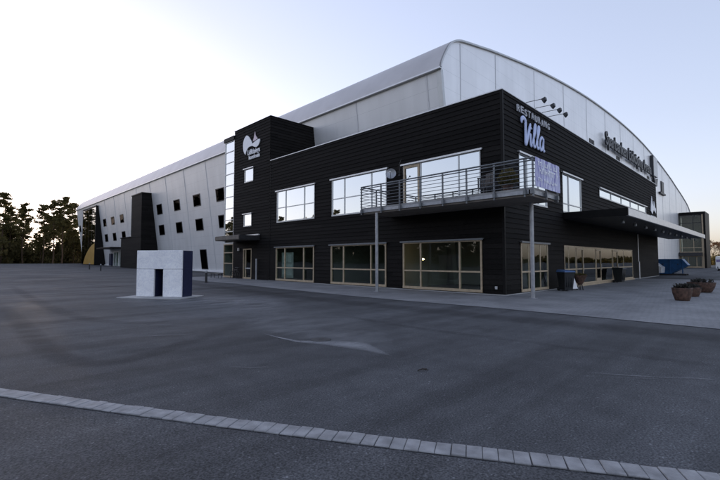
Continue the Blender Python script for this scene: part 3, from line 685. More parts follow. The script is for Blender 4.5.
# balcony furniture
def chair(x, y, rz, label):
    th = thing('balcony_chair', label, 'chair', (x,y,4.38), rz)
    q = MB(); q.box((-.24,-.24,.42),(.24,.24,.46),.015); s_ = q.build('seat', M_dark); s_.parent = th
    q = MB()
    for k in range(5): q.box((-.22+k*.1,.225,.46),(-.16+k*.1,.25,.9))
    q.box((-.24,.22,.9),(.24,.255,.96),.01); s_ = q.build('backrest', M_dark); s_.parent = th
    for sx in (-.21,.21):
        for sy in (-.21,.21):
            q = MB(); q.tube([(sx,sy,.42),(sx*1.1,sy*1.1,0)], .016, 6); s_ = q.build('leg', M_dark); s_.parent = th
chair(16.5,8.45,R(70),'dark slatted chair on the balcony, left beside the round bush')
chair(16.9,9.1,R(-30),'dark slatted chair on the balcony, set back against window glass')
def leafball(q, c, r, n, s, rn, zsq=1.0):
    for _ in range(n):
        while True:
            p = Vector((rn.uniform(-1,1),rn.uniform(-1,1),rn.uniform(-1,1)))
            if .15 < p.length < 1: break
        p = Vector(c)+Vector((p.x*r,p.y*r,p.z*r*zsq))
        a = Vector((rn.gauss(0,1),rn.gauss(0,1),rn.gauss(0,1))).normalized(); u = a.cross(Vector((.3,.5,.8))).normalized(); w = a.cross(u)
        l = s*rn.uniform(.6,1.4)
        q.face([p-u*l*.4, p+w*l*.6, p+u*l*.4, p-w*l*.7])
rn = random.Random(2)
th = thing('potted_bush', 'dark round potted bush on the balcony behind the railing', 'plant', (16.3,7.75,4.38))
q = MB(); q.lathe((16.3,7.75,4.38), [(.16,0),(.22,.3),(.24,.32),(.2,.3)], 16); q.build('pot', M_tub, th)
q = MB(); leafball(q,(16.3,7.75,5.0),.42,500,.09,rn,.95); q.build('foliage', M_bush, th)

# ---------------------------------------------------------------- signs
LEFT = Matrix(((0,0,-1,0),(-1,0,0,0),(0,1,0,0),(0,0,0,1)))
RIGHT = Matrix(((1,0,0,0),(0,0,-1,0),(0,1,0,0),(0,0,0,1)))
def text(name, body, size, base, pos, m, parent, width=None, ext=.03, bold=.0, shear=0, sx=1):
    cu = bpy.data.curves.new(name,'FONT'); cu.body = body; cu.size = size; cu.extrude = ext; cu.offset = bold; cu.shear = shear; cu.resolution_u = 4
    o = bpy.data.objects.new(name, cu); COL.objects.link(o); bpy.context.view_layer.update()
    me = bpy.data.meshes.new_from_object(o.evaluated_get(bpy.context.evaluated_depsgraph_get()))
    COL.objects.unlink(o); bpy.data.objects.remove(o)
    xs_ = [v.co.x for v in me.vertices]; w = max(xs_)-min(xs_)
    if width: sx = width/w
    me.transform(Matrix.Translation(pos) @ base @ Matrix.Diagonal((sx,1,1,1)) @ Matrix.Translation((-min(xs_),0,ext)))
    me.materials.clear(); me.materials.append(m)
    o = bpy.data.objects.new(name, me); COL.objects.link(o)
    o.parent = parent; o.matrix_parent_inverse = world(parent).inverted(); return o

# RESTAURANG / Villa
th = thing('restaurant_sign', 'restaurant sign with small grey capitals over a large pale blue script word', 'sign', (21.2,CY-.04,8.0))
w_ = 4.0/10
hts = [.0,.02,-.02,.01,.03,-.01,.02,-.02,.02,.0]
for i,ch in enumerate('RESTAURANG'):
    text('letter', ch, .47, RIGHT, (19.28+i*.415,CY-.03,8.86+hts[i]-.006*i), M_signgrey, th, width=.29, ext=.03, bold=.010)
def stroke(pts, r, off):
    P = smooth_path([(p[0],0,p[1]) for p in pts], 7); k = len(P)
    rr = []
    for i in range(k):
        t_ = i/(k-1); e = min(1,.55+min(t_,1-t_)*6)
        rr.append(r*e)
    q = MB(); q.smooth = True
    W = [(off[0]+(p.x+.12*p.z)*off[2], CY-.10, off[1]+p.z*off[3]) for p in P]
    q.tube(W, [x_*off[3] for x_ in rr], 10, flat=(0,1,0)); return q
vo = (19.55,7.42,1.02,1.0)
letters = [
 [([(.02,.92),(.0,1.12),(.2,1.22),(.42,1.12),(.46,.8),(.5,.4),(.54,.02),(.62,.02),(.78,.45),(.92,.85),(1.02,1.12)], .115)],
 [([(1.06,.62),(1.08,.3),(1.14,.03),(1.28,.02)], .095),([(1.12,.86),(1.14,.92)], .085)],
 [([(1.30,.1),(1.50,.55),(1.66,1.05),(1.60,1.2),(1.50,1.05),(1.46,.6),(1.48,.12),(1.6,.02),(1.7,.08)], .09)],
 [([(1.74,.1),(1.94,.55),(2.10,1.05),(2.04,1.2),(1.94,1.05),(1.90,.6),(1.92,.12),(2.04,.02),(2.16,.1)], .09)],
 [([(2.66,.6),(2.5,.7),(2.32,.6),(2.24,.3),(2.32,.05),(2.5,.05),(2.64,.3),(2.7,.62),(2.68,.3),(2.74,.04),(2.9,.05)], .09)]]
for L_ in letters:
    q = MB(); q.smooth = True
    for pts, r_ in L_:
        s_ = stroke(pts, r_, vo); q.mesh(s_.v, s_.f)
    q.build('letter', M_signblue, th)

# arena sign on the gable with standing panel mark
th = thing('arena_sign', 'long black lettering on the silver gable naming the arena, ending in a tall panel mark', 'sign', (70,GY-.1,15.6))
text('lettering', 'Sparbanken Lidköping Arena', 2.35, RIGHT, (57.0,GY-.30,16.0), M_signblack, th, width=26.0, ext=.10, bold=.05)
q = MB(); q.box((84.7,GY-.5,16.05),(85.15,GY-.03,19.6),.02); q.build('mark_edge', M_signblack, th)
q = MB(); q.box((85.16,GY-.45,16.2),(88.6,GY-.06,19.5),.02); q.build('mark_panel', M_alu, th)
q = MB(); q.prism([(86.0,GY-.4,14.6),(88.0,GY-.4,14.6),(88.9,GY-.4,16.1),(87.2,GY-.4,15.7),(85.3,GY-.4,16.15),(86.2,GY-.4,15.2)], (0,.3,0)); q.build('mark_leaf', M_signblack, th)

# municipal emblem on the black tower
th = thing('municipal_sign', 'white winged emblem with two small words high on the black tower', 'sign', (CX-.04,31.2,11.3))
def eL(pts, m, name, dpt=.05):      # pts (u to the right, z) in metres from the emblem's lower left corner
    q = MB(); q.prism([(CX-.05,32.62-u,10.15+z) for u,z in pts], (-dpt,0,0)); q.build(name, m, th)
def sm(pts, n=4): return [(p.x,p.y) for p in smooth_path([(x,y,0) for x,y in pts+[pts[0]]], n)][:-1]
eL(sm([(0.87,2.18),(0.57,2.03),(0.36,1.73),(0.3,1.39),(0.39,0.93),(0.68,0.55),(0.82,0.76),(0.99,0.94),(1.32,1.1),(1.73,1.1),(1.82,1.21),(1.7,1.49),(1.38,1.86),(1.11,2.09)]), M_signw, 'wing')
eL(sm([(1.76,1.25),(2.04,1.31),(2.44,1.41),(2.75,1.46),(3.02,1.43),(2.99,1.18),(2.81,0.97),(2.53,0.87),(2.13,0.97),(1.85,1.1)]), M_signw, 'wing', .06)
eL([(1.93,1.45),(2.07,1.71),(2.16,1.95),(2.23,2.23),(2.33,1.87),(2.51,1.7),(2.67,1.54),(2.28,1.46)], mat('sign_pinkish',(.70,.58,.64),.5,0,.05,3), 'castle_mark')
text('lettering', 'Lidköpings', .62, LEFT, (CX-.05,32.62-1.08,10.15+.42), M_signw, th, width=1.95, ext=.02, bold=.008)
text('lettering', 'kommun', .50, LEFT, (CX-.05,32.62-1.28,10.15+.0), M_signw, th, width=1.72, ext=.02, bold=.008)

# white emblem near the block's right end
th = thing('emblem_sign', 'small white three pointed emblem near the right end of black wall', 'sign', (50.3,CY-.04,6.2))
q = MB(); q.prism([(48.9,CY-.05,6.5),(49.1,CY-.05,7.1),(49.5,CY-.05,8.0),(49.8,CY-.05,7.3),(50.2,CY-.05,7.0),(50.5,CY-.05,7.6),(50.9,CY-.05,7.0),(51.3,CY-.05,6.9),(51.2,CY-.05,6.4),(50.2,CY-.05,6.7),(49.5,CY-.05,6.2)], (0,-.05,0)); q.build('emblem', M_signw, th)
q = MB()
for k in range(9): q.box((49.2+k*.24,CY-.06,5.85),(49.2+k*.24+.13,CY-.02,6.08))
q.build('small_print', M_signw, th)

# ---------------------------------------------------------------- posters and lamp seen through the ground-floor glass
th = thing('poster_board', 'pale sheets pinned up inside the left lower window', 'posters', (18.2,25.9,.4))
q = MB()
for (yy,zz,w,h) in ((26.35,1.45,.5,.55),(25.75,1.45,.5,.6),(26.4,.55,.55,.75),(25.75,.5,.6,.8)): q.box((18.10,yy-w/2,zz),(18.12,yy+w/2,zz+h))
q.build('sheet', M_white, th)
q = MB(); q.box((18.121,25.3,.3),(18.15,26.8,2.2)); q.build('board', M_alu, th)
m = bpy.data.materials.new('lamp_glow'); m.use_nodes = True; b_ = m.node_tree.nodes['Principled BSDF']; b_.inputs['Emission Color'].default_value = (1,.62,.28,1); b_.inputs['Emission Strength'].default_value = 4; b_.inputs['Base Color'].default_value = (.8,.6,.4,1)
th = thing('pendant_lamp', 'small warm lit lamp inside the right lower window of car park facade', 'lamp', (18.9,14.0,1.7))
q = MB(); q.lathe((18.9,14.05,1.62), [(.02,.0),(.07,.02),(.11,.05),(.05,.10),(.02,.11)], 14); q.build('lamp_shade', m, th)
q = MB(); q.tube([(18.9,14.05,1.74),(18.9,14.05,3.0)], .008, 6); q.build('cable', M_dark, th)

# ---------------------------------------------------------------- far annex at the right
an = thing('glazed_annex', 'dark framed glazed entrance annex at far right end of the gable', 'building', (112,12.5,0))
AX0, AX1, AY0, AY1, AZ = 112.0, 119.0, 10.35, GY-.1, 11.9
q = MB(); q.box((AX0-.2,AY0-.0,0),(AX0+7,AY0+.35,AZ),.0); q.box((AX0-.2,AY0+.351,AZ-.55),(AX1,AY1,AZ)); q.build('frame', M_blacktrim, an)
q = MB(); q.box((AX0-.1,AY0+.36,0),(AX0+.1,AY0+.62,AZ-.56)); q.build('column', M_wood, an)
q = MB(); q.box((AX0+3.5,AY0+.36,0),(AX0+3.7,AY1,AZ-.56)); q.build('inner_wall', M_wood, an)
simple_window(an,'L',AX0,AY0+.63,AY1,6.6,AZ-.56,[12.4],[9.6],M_dark,M_gl_lo,.12,.15)
simple_window(an,'L',AX0,AY0+.63,AY1,3.3,6.58,[12.4],[4.3],M_wood,M_gl_lo,.12,.15)
o = simple_window(an,'L',AX0,AY0+.63,AY1,.1,2.55,[12.0,13.4],[],M_wood,M_gl_lo,.16,.15,name='door')
q = MB(); q.box((AX0-1.6,AY0+.63,2.57),(AX0+.05,AY1,3.28),.02); q.build('canopy', M_dark, an)

# ---------------------------------------------------------------- white kiosk
kt = Vector((.544,-.839,0)); kn = Vector((.839,.544,0)); KP = Vector((5.79,19.62,0))
ki = thing('stone_kiosk', 'white marbled block with dark doorway slot and navy side on the open asphalt', 'kiosk', (6.6,18.9,0), 0)
KM = Matrix(((kt.x,kn.x,0,KP.x),(kt.y,kn.y,0,KP.y),(0,0,1,0),(0,0,0,1)))
M_marble = mat('white_marbled_stone', (.93,.93,.94), .45, 0, .08, 1.2, .1, 8)
N = M_marble.node_tree.nodes; L = M_marble.node_tree.links
src = N['Principled BSDF'].inputs['Base Color'].links[0].from_socket
tc = N.new('ShaderNodeTexCoord'); nz = N.new('ShaderNodeTexNoise'); nz.inputs['Scale'].default_value = 2.6; nz.inputs['Detail'].default_value = 8; nz.inputs['Roughness'].default_value = .7; nz.inputs['Distortion'].default_value = 1.4
L.new(tc.outputs['Object'], nz.inputs['Vector']); rr = ramp_node(N, [(.45,(1,1,1)),(.50,(.80,.81,.86)),(.55,(1,1,1)),(.68,(.90,.90,.93))]); L.new(nz.outputs[0], rr.inputs[0])
mx = N.new('ShaderNodeMixRGB'); mx.blend_type = 'MULTIPLY'; mx.inputs[0].default_value = .9; L.new(src, mx.inputs[1]); L.new(rr.outputs[0], mx.inputs[2]); L.new(mx.outputs[0], N['Principled BSDF'].inputs['Base Color'])
W, H, D = 2.2, 2.03, .78; s0, s1, sh = .86, 1.31, 1.22
q = MB(); q.box((0,0,.05),(s0,.10,sh),.012,KM); q.box((s1,0,.05),(W,.10,sh),.012,KM); q.box((0,0,sh+.012),(W,.10,H),.012,KM); q.build('stone_front', M_marble, ki)
q = MB(); q.box((.01,.101,.05),(s0,D,sh+.01),0,KM); q.box((s1,.101,.05),(W-.01,D,sh+.01),0,KM); q.box((.01,.101,sh+.011),(W-.01,D,H-.01),0,KM); q.box((s0,D-.12,.05),(s1,D-.01,sh+.01),0,KM); q.build('navy_body', M_navy, ki)
q = MB(); q.box((-.45,-.62,.0),(W+.35,D+.35,.05),.01,KM); q.build('base_slab', M_conc, ki)

# ---------------------------------------------------------------- street furniture
def bollard(x, y, label):
    z = gz(y); th = thing('bollard', label, 'bollard', (x,y,z), 0, 'black bollards along the hall')
    q = MB(); q.smooth = False; q.lathe((x,y,z), [(.11,0),(.11,.04),(.085,.05),(.08,.72),(.085,.73)], 14); q.build('post', M_dark, th)
    q = MB(); q.lathe((x,y,z+.73), [(.086,0),(.086,.09),(.05,.14),(.0,.15)], 14); q.build('cap', M_steel, th)
bollard(13.33,29.36,'black bollard with grey cap, right of the white kiosk')
bollard(14.1,62.4,'black bollard with grey cap before the canopied hall door')
bollard(14.4,70.0,'black bollard with grey cap before the yellow curved panel')

th = thing('bench', 'low dark bench beside the stairwell glass strip', 'bench', (17.0,35.0,0))
q = MB()
for k in range(3): q.box((16.55+k*.16,33.95,.42),(16.68+k*.16,35.9,.47),.01)
q.build('seat', M_dark, th)
for yy in (34.2,35.6):
    q = MB(); q.tube([(16.6,yy,0),(16.62,yy,.42)], .025, 8); q.tube([(16.95,yy,0),(16.93,yy,.42)], .025, 8); q.box((16.58,yy-.025,.37),(16.97,yy+.025,.419)); q.build('leg', M_dark, th)
# bicycle leaning beside the door
def wheel(q, c, r, ax):
    ax = Vector(ax); e2 = Vector((0,0,1)); pts = [Vector(c)+ax*r*math.cos(2*math.pi*i/20)+e2*r*math.sin(2*math.pi*i/20) for i in range(21)]
    q.tube(pts, .022, 6, cap=False)
    for i in range(0,20,2): q.tube([c, pts[i]], .003, 3, cap=False)
th = thing('bicycle', 'dark bicycle leaning on the black wall left of the door', 'bicycle', (17.45,33.0,0))
ya, yb = 32.45, 33.5
for yy in (ya,yb):
    q = MB(); wheel(q,(17.5,yy,.35),.33,(0,1,0)); q.build('wheel', M_tyre, th)
q = MB()
for p in ([(17.5,yb,.35),(17.55,33.2,.78)],[(17.55,33.2,.78),(17.52,32.85,.35)],[(17.5,yb,.35),(17.52,32.85,.35)],[(17.55,33.2,.78),(17.55,32.65,.80)],[(17.52,32.85,.35),(17.55,32.65,.80)],[(17.5,ya,.35),(17.55,32.65,.80),(17.56,32.68,.98)],[(17.55,33.2,.78),(17.56,33.23,.92)]): q.tube(p, .016, 6)
q.build('frame', M_dark, th)
q = MB(); q.box((17.5,33.1,.92),(17.63,33.38,.97),.02); q.build('saddle', M_tyre, th)
q = MB(); q.tube([(17.36,32.72,1.0),(17.56,32.66,1.0),(17.76,32.72,1.0)], .014, 6); q.build('handlebar', M_steel, th)

def wheelie(x, y, rz, lid, label):
    th = thing('wheelie_bin', label, 'bin', (x,y,.012), rz)
    def add(q, n, m): o = q.build(n, m); o.parent = th; return o
    q = MB(); v0 = [(-.22,-.25),(.22,-.25),(.22,.22),(-.22,.22)]; v1 = [(-.29,-.36),(.29,-.36),(.29,.32),(-.29,.32)]
    q.mesh([(a,c,.06) for a,c in v0]+[(a,c,.98) for a,c in v1], [(3,2,1,0),(4,5,6,7)]+[(i,(i+1)%4,4+(i+1)%4,4+i) for i in range(4)])
    for k in (-.12,0,.12): q.box((k-.015,-.335,.2),(k+.015,-.30,.85))
    q.box((-.31,-.38,.94),(.31,.34,.985),.01); add(q,'body',M_bin)
    q = MB(); q.mesh([(-.31,-.40,.986),(.31,-.40,.986),(.31,.36,.986),(-.31,.36,.986),(-.28,-.36,1.05),(.28,-.36,1.05),(.28,.32,1.10),(-.28,.32,1.10)], [(0,3,2,1),(4,5,6,7),(0,1,5,4),(1,2,6,5),(2,3,7,6),(3,0,4,7)]); add(q,'lid',lid)
    for sx in (-.27,.22):
        q = MB(); q.tube([(sx,.26,.10),(sx+.05,.26,.10)], .10, 14); add(q,'wheel',M_tyre)
    q = MB(); q.tube([(-.25,.34,.95),(-.25,.44,1.0),(.25,.44,1.0),(.25,.34,.95)], .015, 6); add(q,'handle',M_bin)
wheelie(22.95,7.85,R(-38),M_binlid,'black wheelie bin with a blue lid near the entrance glazing')
wheelie(34.4,8.1,R(-10),M_bin,'all dark wheelie bin before the entrance glazing')
# folded white sandwich sign behind the bin and the brown tapered tub on legs
th = thing('sandwich_board', 'white faced sandwich board beside the blue lidded bin', 'sign board', (23.75,8.0,.012))
q = MB(); q.mesh([(23.55,7.72,.1),(23.85,7.55,.1),(23.80,7.80,1.02),(23.52,7.95,1.02)]+[(23.57,7.75,.1),(23.87,7.58,.1),(23.82,7.83,1.02),(23.54,7.98,1.02)], [(0,1,2,3),(7,6,5,4),(0,4,5,1),(1,5,6,2),(2,6,7,3),(3,7,4,0)]); q.build('front_board', M_white, th)
q = MB(); q.box((23.5,7.9,.95),(23.86,8.0,1.06),.02); q.tube([(23.55,8.0,1.0),(23.58,8.25,.02)], .02, 6); q.tube([(23.83,7.95,1.0),(23.9,8.2,.02)], .02, 6); q.build('rear_frame', M_dark, th)
th = thing('tapered_planter', 'brown tapered tub on dark legs, standing by the entrance door', 'planter', (24.2,7.55,.012))
q = MB(); q.lathe((24.2,7.55,.3), [(.10,0),(.18,.12),(.36,.5),(.38,.52),(.34,.5),(.3,.46)], 16); q.build('tub', M_tub, th)
q = MB()
for a_ in (.3,2.4,4.5): q.tube([(24.2+.09*math.cos(a_),7.55+.09*math.sin(a_),.34),(24.2+.17*math.cos(a_),7.55+.17*math.sin(a_),.012)], .03, 6)
q.build('stand', M_dark, th)
q = MB(); rn = random.Random(8); leafball(q,(24.2,7.55,.82),.36,160,.08,rn,.3); q.build('plant', M_bush, th)

def tub(x, y, r, h, label, seed):
    th = thing('planter_tub', label, 'planter', (x,y,.012), 0, 'round brown planters on the paving')
    q = MB(); q.smooth = True; q.lathe((x,y,.012), [(r*.66,0),(r*.74,h*.1),(r*.93,h*.55),(r,h*.92),(r*1.02,h),(r*.93,h),(r*.9,h*.9)], 24); q.build('tub', M_tub, th)
    q = MB(); q.lathe((x,y,h*.86), [(.001,.02),(r*.5,.03),(r*.9,.0)], 16); q.build('soil', M_soil, th)
    rn = random.Random(seed); q = MB()
    for _ in range(26):
        a_ = rn.uniform(0,6.28); rr_ = r*rn.uniform(.1,.85); px, py = x+rr_*math.cos(a_), y+rr_*math.sin(a_); hh = rn.uniform(.06,.2)
        q.tube([(px,py,h*.85),(px+rn.uniform(-.08,.08),py+rn.uniform(-.08,.08),h+hh)], .006, 4)
        leafball(q,(px,py,h+hh*.6),.09,9,.075,rn,.8)
    q.build('plant', M_plant, th)
tub(20.75,2.72,.34,.50,'nearest of the round brown planters, with withered plants',11)
tub(23.4,2.72,.34,.40,'lower brown planter between the nearest and the farthest one',12)
tub(26.9,2.75,.58,.50,'farthest brown planter, wide, with dark straggly plants over the rim',13)

# skip
th = thing('waste_skip', 'blue steel waste skip with sloping ends behind the black wall end', 'skip', (56.8,8.3,0))
q = MB(); yl, yr = 10.6, 6.75
pr = [(yl-.9,.15),(yr+1.5,.15),(yr+.0,1.05),(yr+.5,1.72),(yl,1.72)]
q.prism([(55.9,y,z) for y,z in pr], (.06,0,0)); q.prism([(57.7,y,z) for y,z in pr], (.06,0,0))
for (y0,z0),(y1,z1) in zip(pr,pr[1:]):
    if (z0,z1) == (1.72,1.72): continue
    q.prism([(55.961,y0,z0),(55.961,y1,z1),(55.961,y1,z1+.05),(55.961,y0,z0+.05)], (1.738,0,0))
q.prism([(55.961,yl,1.72),(55.961,yl-.9,.15),(55.961,yl-.85,.15),(55.961,yl+.05,1.72)], (1.738,0,0)); q.build('body', M_skip, th)
q = MB(); q.box((55.82,yr+.5,1.66),(55.9,yl,1.76),.01)
for yy in (7.2,8.3,9.4): q.box((55.84,yy-.05,.2),(55.898,yy+.05,1.655),.005)
q.build('rib', M_skip, th)
q = MB(); q.tube([(55.78,8.9,1.2),(55.9,8.9,1.2)], .06, 10); q.tube([(55.78,7.6,1.2),(55.9,7.6,1.2)], .06, 10); q.build('lifting_pin', M_dark, th)
for xx in (56.0,57.4): q = MB(); q.box((xx,6.9,.0),(xx+.2,9.3,.15)); q.build('skid', M_dark, th)

# vehicles
def car(x, y, rz, label, body_m, prof_, gl, L_, W_, wx_, name='parked_car', cat='car', stripe=None):
    th = thing(name, label, cat, (x,y,0), rz)
    def add(q, n, m, par=None):
        o = q.build(n, m); o.parent = par or th; return o
    q = MB(); pr_ = [(p[0],p[1]) for p in prof_]; n_ = len(pr_)
    lay = [(-W_/2,.0),(-W_/2+.0,1.0),(W_/2,1.0)]
    def ring(yy, ins): return [(px, yy*(1-.12*max(0,(pz-.9)/.7)) , pz) for px,pz in pr_] if not ins else [(px*.985, yy, .3+(pz-.3)*.97) for px,pz in pr_]
    rings = [ring(-W_/2,True),ring(-W_/2+.06,False),ring(W_/2-.06,False),ring(W_/2,True)]
    v = [p for r_ in rings for p in r_]; fs = [tuple(range(n_)), tuple(range(4*n_-1,3*n_-1,-1))]
    for k in range(3):
        for i in range(n_): j = (i+1)%n_; fs.append((k*n_+i,(k+1)*n_+i,(k+1)*n_+j,k*n_+j))
    q.mesh(v, fs); add(q,'body',body_m)
    for g in gl:
        for sgn in (-1,1):
            q = MB(); yy = sgn*(W_/2+.005)
            poly = [(px, yy*(1-.10*max(0,(pz-.9)/.7)), pz) for px,pz in g]; q.prism(poly, (0,sgn*.008,0)); add(q,'window',M_gl_dk)
    # windscreen / rear screen
    for (a_,c_) in ((prof_ws[name][0]),(prof_ws[name][1])):
        q = MB(); nx_, nz_ = (c_[1]-a_[1]), -(c_[0]-a_[0]); l_ = math.hypot(nx_,nz_); o1 = Vector((-nx_/l_*.012,0,-nz_/l_*.012)); hw = W_*.40
        if a_[0] > 0: o1 = -o1
        o1 = Vector((abs(o1.x)*(1 if a_[0]>0 else -1),0,abs(o1.z)))
        q.face([Vector((a_[0],-hw,a_[1]))+o1,Vector((a_[0],hw,a_[1]))+o1,Vector((c_[0],hw*.92,c_[1]))+o1,Vector((c_[0],-hw*.92,c_[1]))+o1]); add(q,'windscreen',M_gl_dk)
    for px in wx_:
        for sgn in (-1,1):
            q = MB(); q.tube([(px,sgn*(W_/2-.2),.32),(px,sgn*(W_/2+.012),.32)], .32, 20); w_ = add(q,'wheel',M_tyre)
            q = MB(); q.tube([(px,sgn*(W_/2+.0125),.32),(px,sgn*(W_/2+.02),.32)], .2, 14); add(q,'rim',M_steel,w_)
    for sgn in (-1,1):
        q = MB(); q.box((L_/2-.06,sgn*(W_/2-.42),.62),(L_/2+.015,sgn*(W_/2-.1),.78),.02); add(q,'headlight',M_alu)
    if stripe: q = MB(); [q.box((-L_/2+.3,s*(W_/2+.004),1.35),(L_/2-1.6,s*(W_/2+.016),1.75)) for s in (-1,1)]; add(q,'stripe',stripe)
    return th
prof_ws = {'parked_car': (((1.15,.95),(.55,1.40)),((-1.95,1.0),(-1.5,1.40))), 'parked_van': (((2.15,1.25),(1.75,2.1)),((-2.44,1.3),(-2.42,2.1)))}
carp = [(-2.1,.30),(2.1,.30),(2.15,.55),(2.0,.78),(1.2,.93),(.5,1.43),(-.6,1.50),(-1.5,1.43),(-2.0,1.0),(-2.15,.9)]
car(54.0,10.72,R(90),'white car mostly hidden behind the end of black wall',M_car,carp,[[(-1.4,.98),(-.3,.98),(-.3,1.38),(-1.3,1.36)],[(-.22,.98),(1.0,.96),(.5,1.36),(-.22,1.38)]],4.3,1.75,(-1.3,1.35))
vanp = [(-2.45,.32),(2.45,.32),(2.48,.7),(2.4,1.05),(2.2,1.2),(1.7,2.2),(1.4,2.3),(-2.35,2.3),(-2.46,2.0)]
car(84.5,5.2,R(200),'white van with a violet side stripe at the far right edge',M_car,vanp,[[(.9,1.25),(1.95,1.25),(1.6,1.95),(.9,1.95)]],4.9,1.95,(-1.6,1.5),'parked_van','van',mat('violet_stripe',(.10,.07,.28),.4))

# ---------------------------------------------------------------- trees
def pine_mesh(seed, h, spread=1.0):
    """Scots pine: bare lower trunk, upswept limbs ending in flat needle clumps"""
    rn = random.Random(seed); tr = MB(); cr = MB()
    pts = []; bx_, by_ = 0, 0
    for i in range(9):
        t_ = i/8; pts.append((bx_,by_,h*.97*t_)); bx_ += rn.uniform(-.13,.13); by_ += rn.uniform(-.13,.13)
    r0 = .011*h; tr.tube(pts, [r0*(1-.86*i/8) for i in range(9)], 7)
    def at(z):
        f = min(max(z/(h*.97)*8,0),7.999); i = int(f); a = Vector(pts[i]); c = Vector(pts[i+1]); return a.lerp(c, f-i)
    base = rn.uniform(.34,.5)*h
    nb = int(rn.uniform(36,46)*spread)
    for k in range(nb):
        t_ = (k+rn.random())/nb; z = base+(h-base)*t_*.98
        ln = (.16*h)*(1-t_)**.6*rn.uniform(.35,1.25)*(.55+.45*min(1,t_*5))+.25
        a = rn.uniform(0,6.283); p0 = at(z); dz = ln*rn.uniform(-.05,.45)
        p1 = p0+Vector((math.cos(a)*ln*.6, math.sin(a)*ln*.6, dz*.4)); p2 = p0+Vector((math.cos(a)*ln, math.sin(a)*ln, dz))
        tr.tube([p0,p1,p2], [r0*.22*(1-t_*.6), r0*.12, .012], 4, cap=False)
        for j in range(rn.choice((2,3,3,4))):
            f = rn.uniform(.45,1.08); c = p0.lerp(p2, f)+Vector((rn.gauss(0,.28),rn.gauss(0,.28),rn.uniform(.0,.3)))
            leafball(cr, c, rn.uniform(.5,1.1)*(.7+.3*ln/(.16*h)), rn.randint(26,46), .30, rn, .5)
    for k in range(4):   # dead stubs
        z = rn.uniform(.15,.9)*base; a = rn.uniform(0,6.28); p0 = at(z); tr.tube([p0,p0+Vector((math.cos(a)*.9,math.sin(a)*.9,.1))], [.04,.012], 4, cap=False)
    return tr, cr
def make_tree(name, builder, seed, h, fol, label, cat='tree', spread=1.0):
    th = thing(name, label, cat); tr, cr = builder(seed, h, spread)
    o = tr.build('trunk', M_bark); o.parent = th; o = cr.build('crown', fol); o.parent = th
    return th
protos = [make_tree('pine_tree', pine_mesh, 20+i, hh, M_pine, None, 'tree', sp) for i,(hh,sp) in enumerate(((19,1),(17.5,.9),(18.5,1.15),(16,.8),(14,1.0)))]
used = [False]*len(protos)
def put_tree(i, x, y, s, rz, label, group):
    o = protos[i] if not used[i] else copy_tree(protos[i]); used[i] = True
    o.location = (x,y,gz(y)); o.rotation_euler = (0,0,rz); o.scale = (s,s,s*1.0); o['label'] = label
    if group: o['group'] = group
    elif 'group' in o: del o['group']
    return o
# photograph's left edge: x pixel -> point at depth
HA = R(45.24)
def at_px(px, depth):
    r_ = (px-360)/413.6*depth; return (math.cos(HA)*depth+math.sin(HA)*r_, math.sin(HA)*depth-math.cos(HA)*r_)
front = [(1,112,0,1.02,'tall pine cut by the left edge of the photograph'),
 (10,118,1,.86,'pine with thin crown, second from the left edge'),
 (23,112,3,1.02,'slim pine standing alone left of the bright gap'),
 (43,114,1,.93,'pine with ragged crown just right of the bright gap'),
 (53,110,3,1.05,'pine with leaning crown left of the tallest pine'),
 (62,111,2,.98,'tallest pine, its dense crown rising left of the hall end'),
 (72,116,0,.90,'pine nearest to the far end of the silver hall')]
gr = 'pines at the edge of the car park'
for i,(px,dp,pi,s,l) in enumerate(front):
    x,y = at_px(px,dp); put_tree(pi,x,y,s,i*1.3,l,gr)
rn = random.Random(31)
for i in range(22):
    px = [-12,-4,4,8,14,18,26,31,36,40,46,49,56,59,66,69,75,79,84,12,21,64][i]; dp = rn.uniform(128,165)
    hh = .62 if 28 < px < 41 else (.74 if px < 20 else .86)
    x,y = at_px(px,dp); put_tree(rn.randrange(5),x,y,hh*rn.uniform(.85,1.1),rn.uniform(0,6.28),'pine of the back rows, crown half hidden by pines in front','pines of the back rows')
for i,px in enumerate((2,7,12,16,20,38,41,46,50,57,60,66,70,74,78,25,33)):
    dp = rn.uniform(113,124); x,y = at_px(px,dp); put_tree(rn.randrange(5),x,y,rn.uniform(.36,.55),rn.uniform(0,6.28),'young low pine between the trunks of the tall pines','young pines between the trunks')
# pines across the car park behind the photographer, mirrored in the windows
for i in range(48):
    if i < 28: x = -62-rn.uniform(0,26); y = 8+i*5.6+rn.uniform(-2,2); s = (.62 if y < 58 else 1.0 if y < 105 else 1.3)*rn.uniform(.8,1.12)
    else: x = -62+(i-28)*3.3; y = 150+rn.uniform(-10,14)-.02*abs(x); s = rn.uniform(.75,1.05)
    put_tree(rn.randrange(5),x,y,s,rn.uniform(0,6.28),'pine across the car park, seen only as a reflection in windows','pines mirrored in the windows')
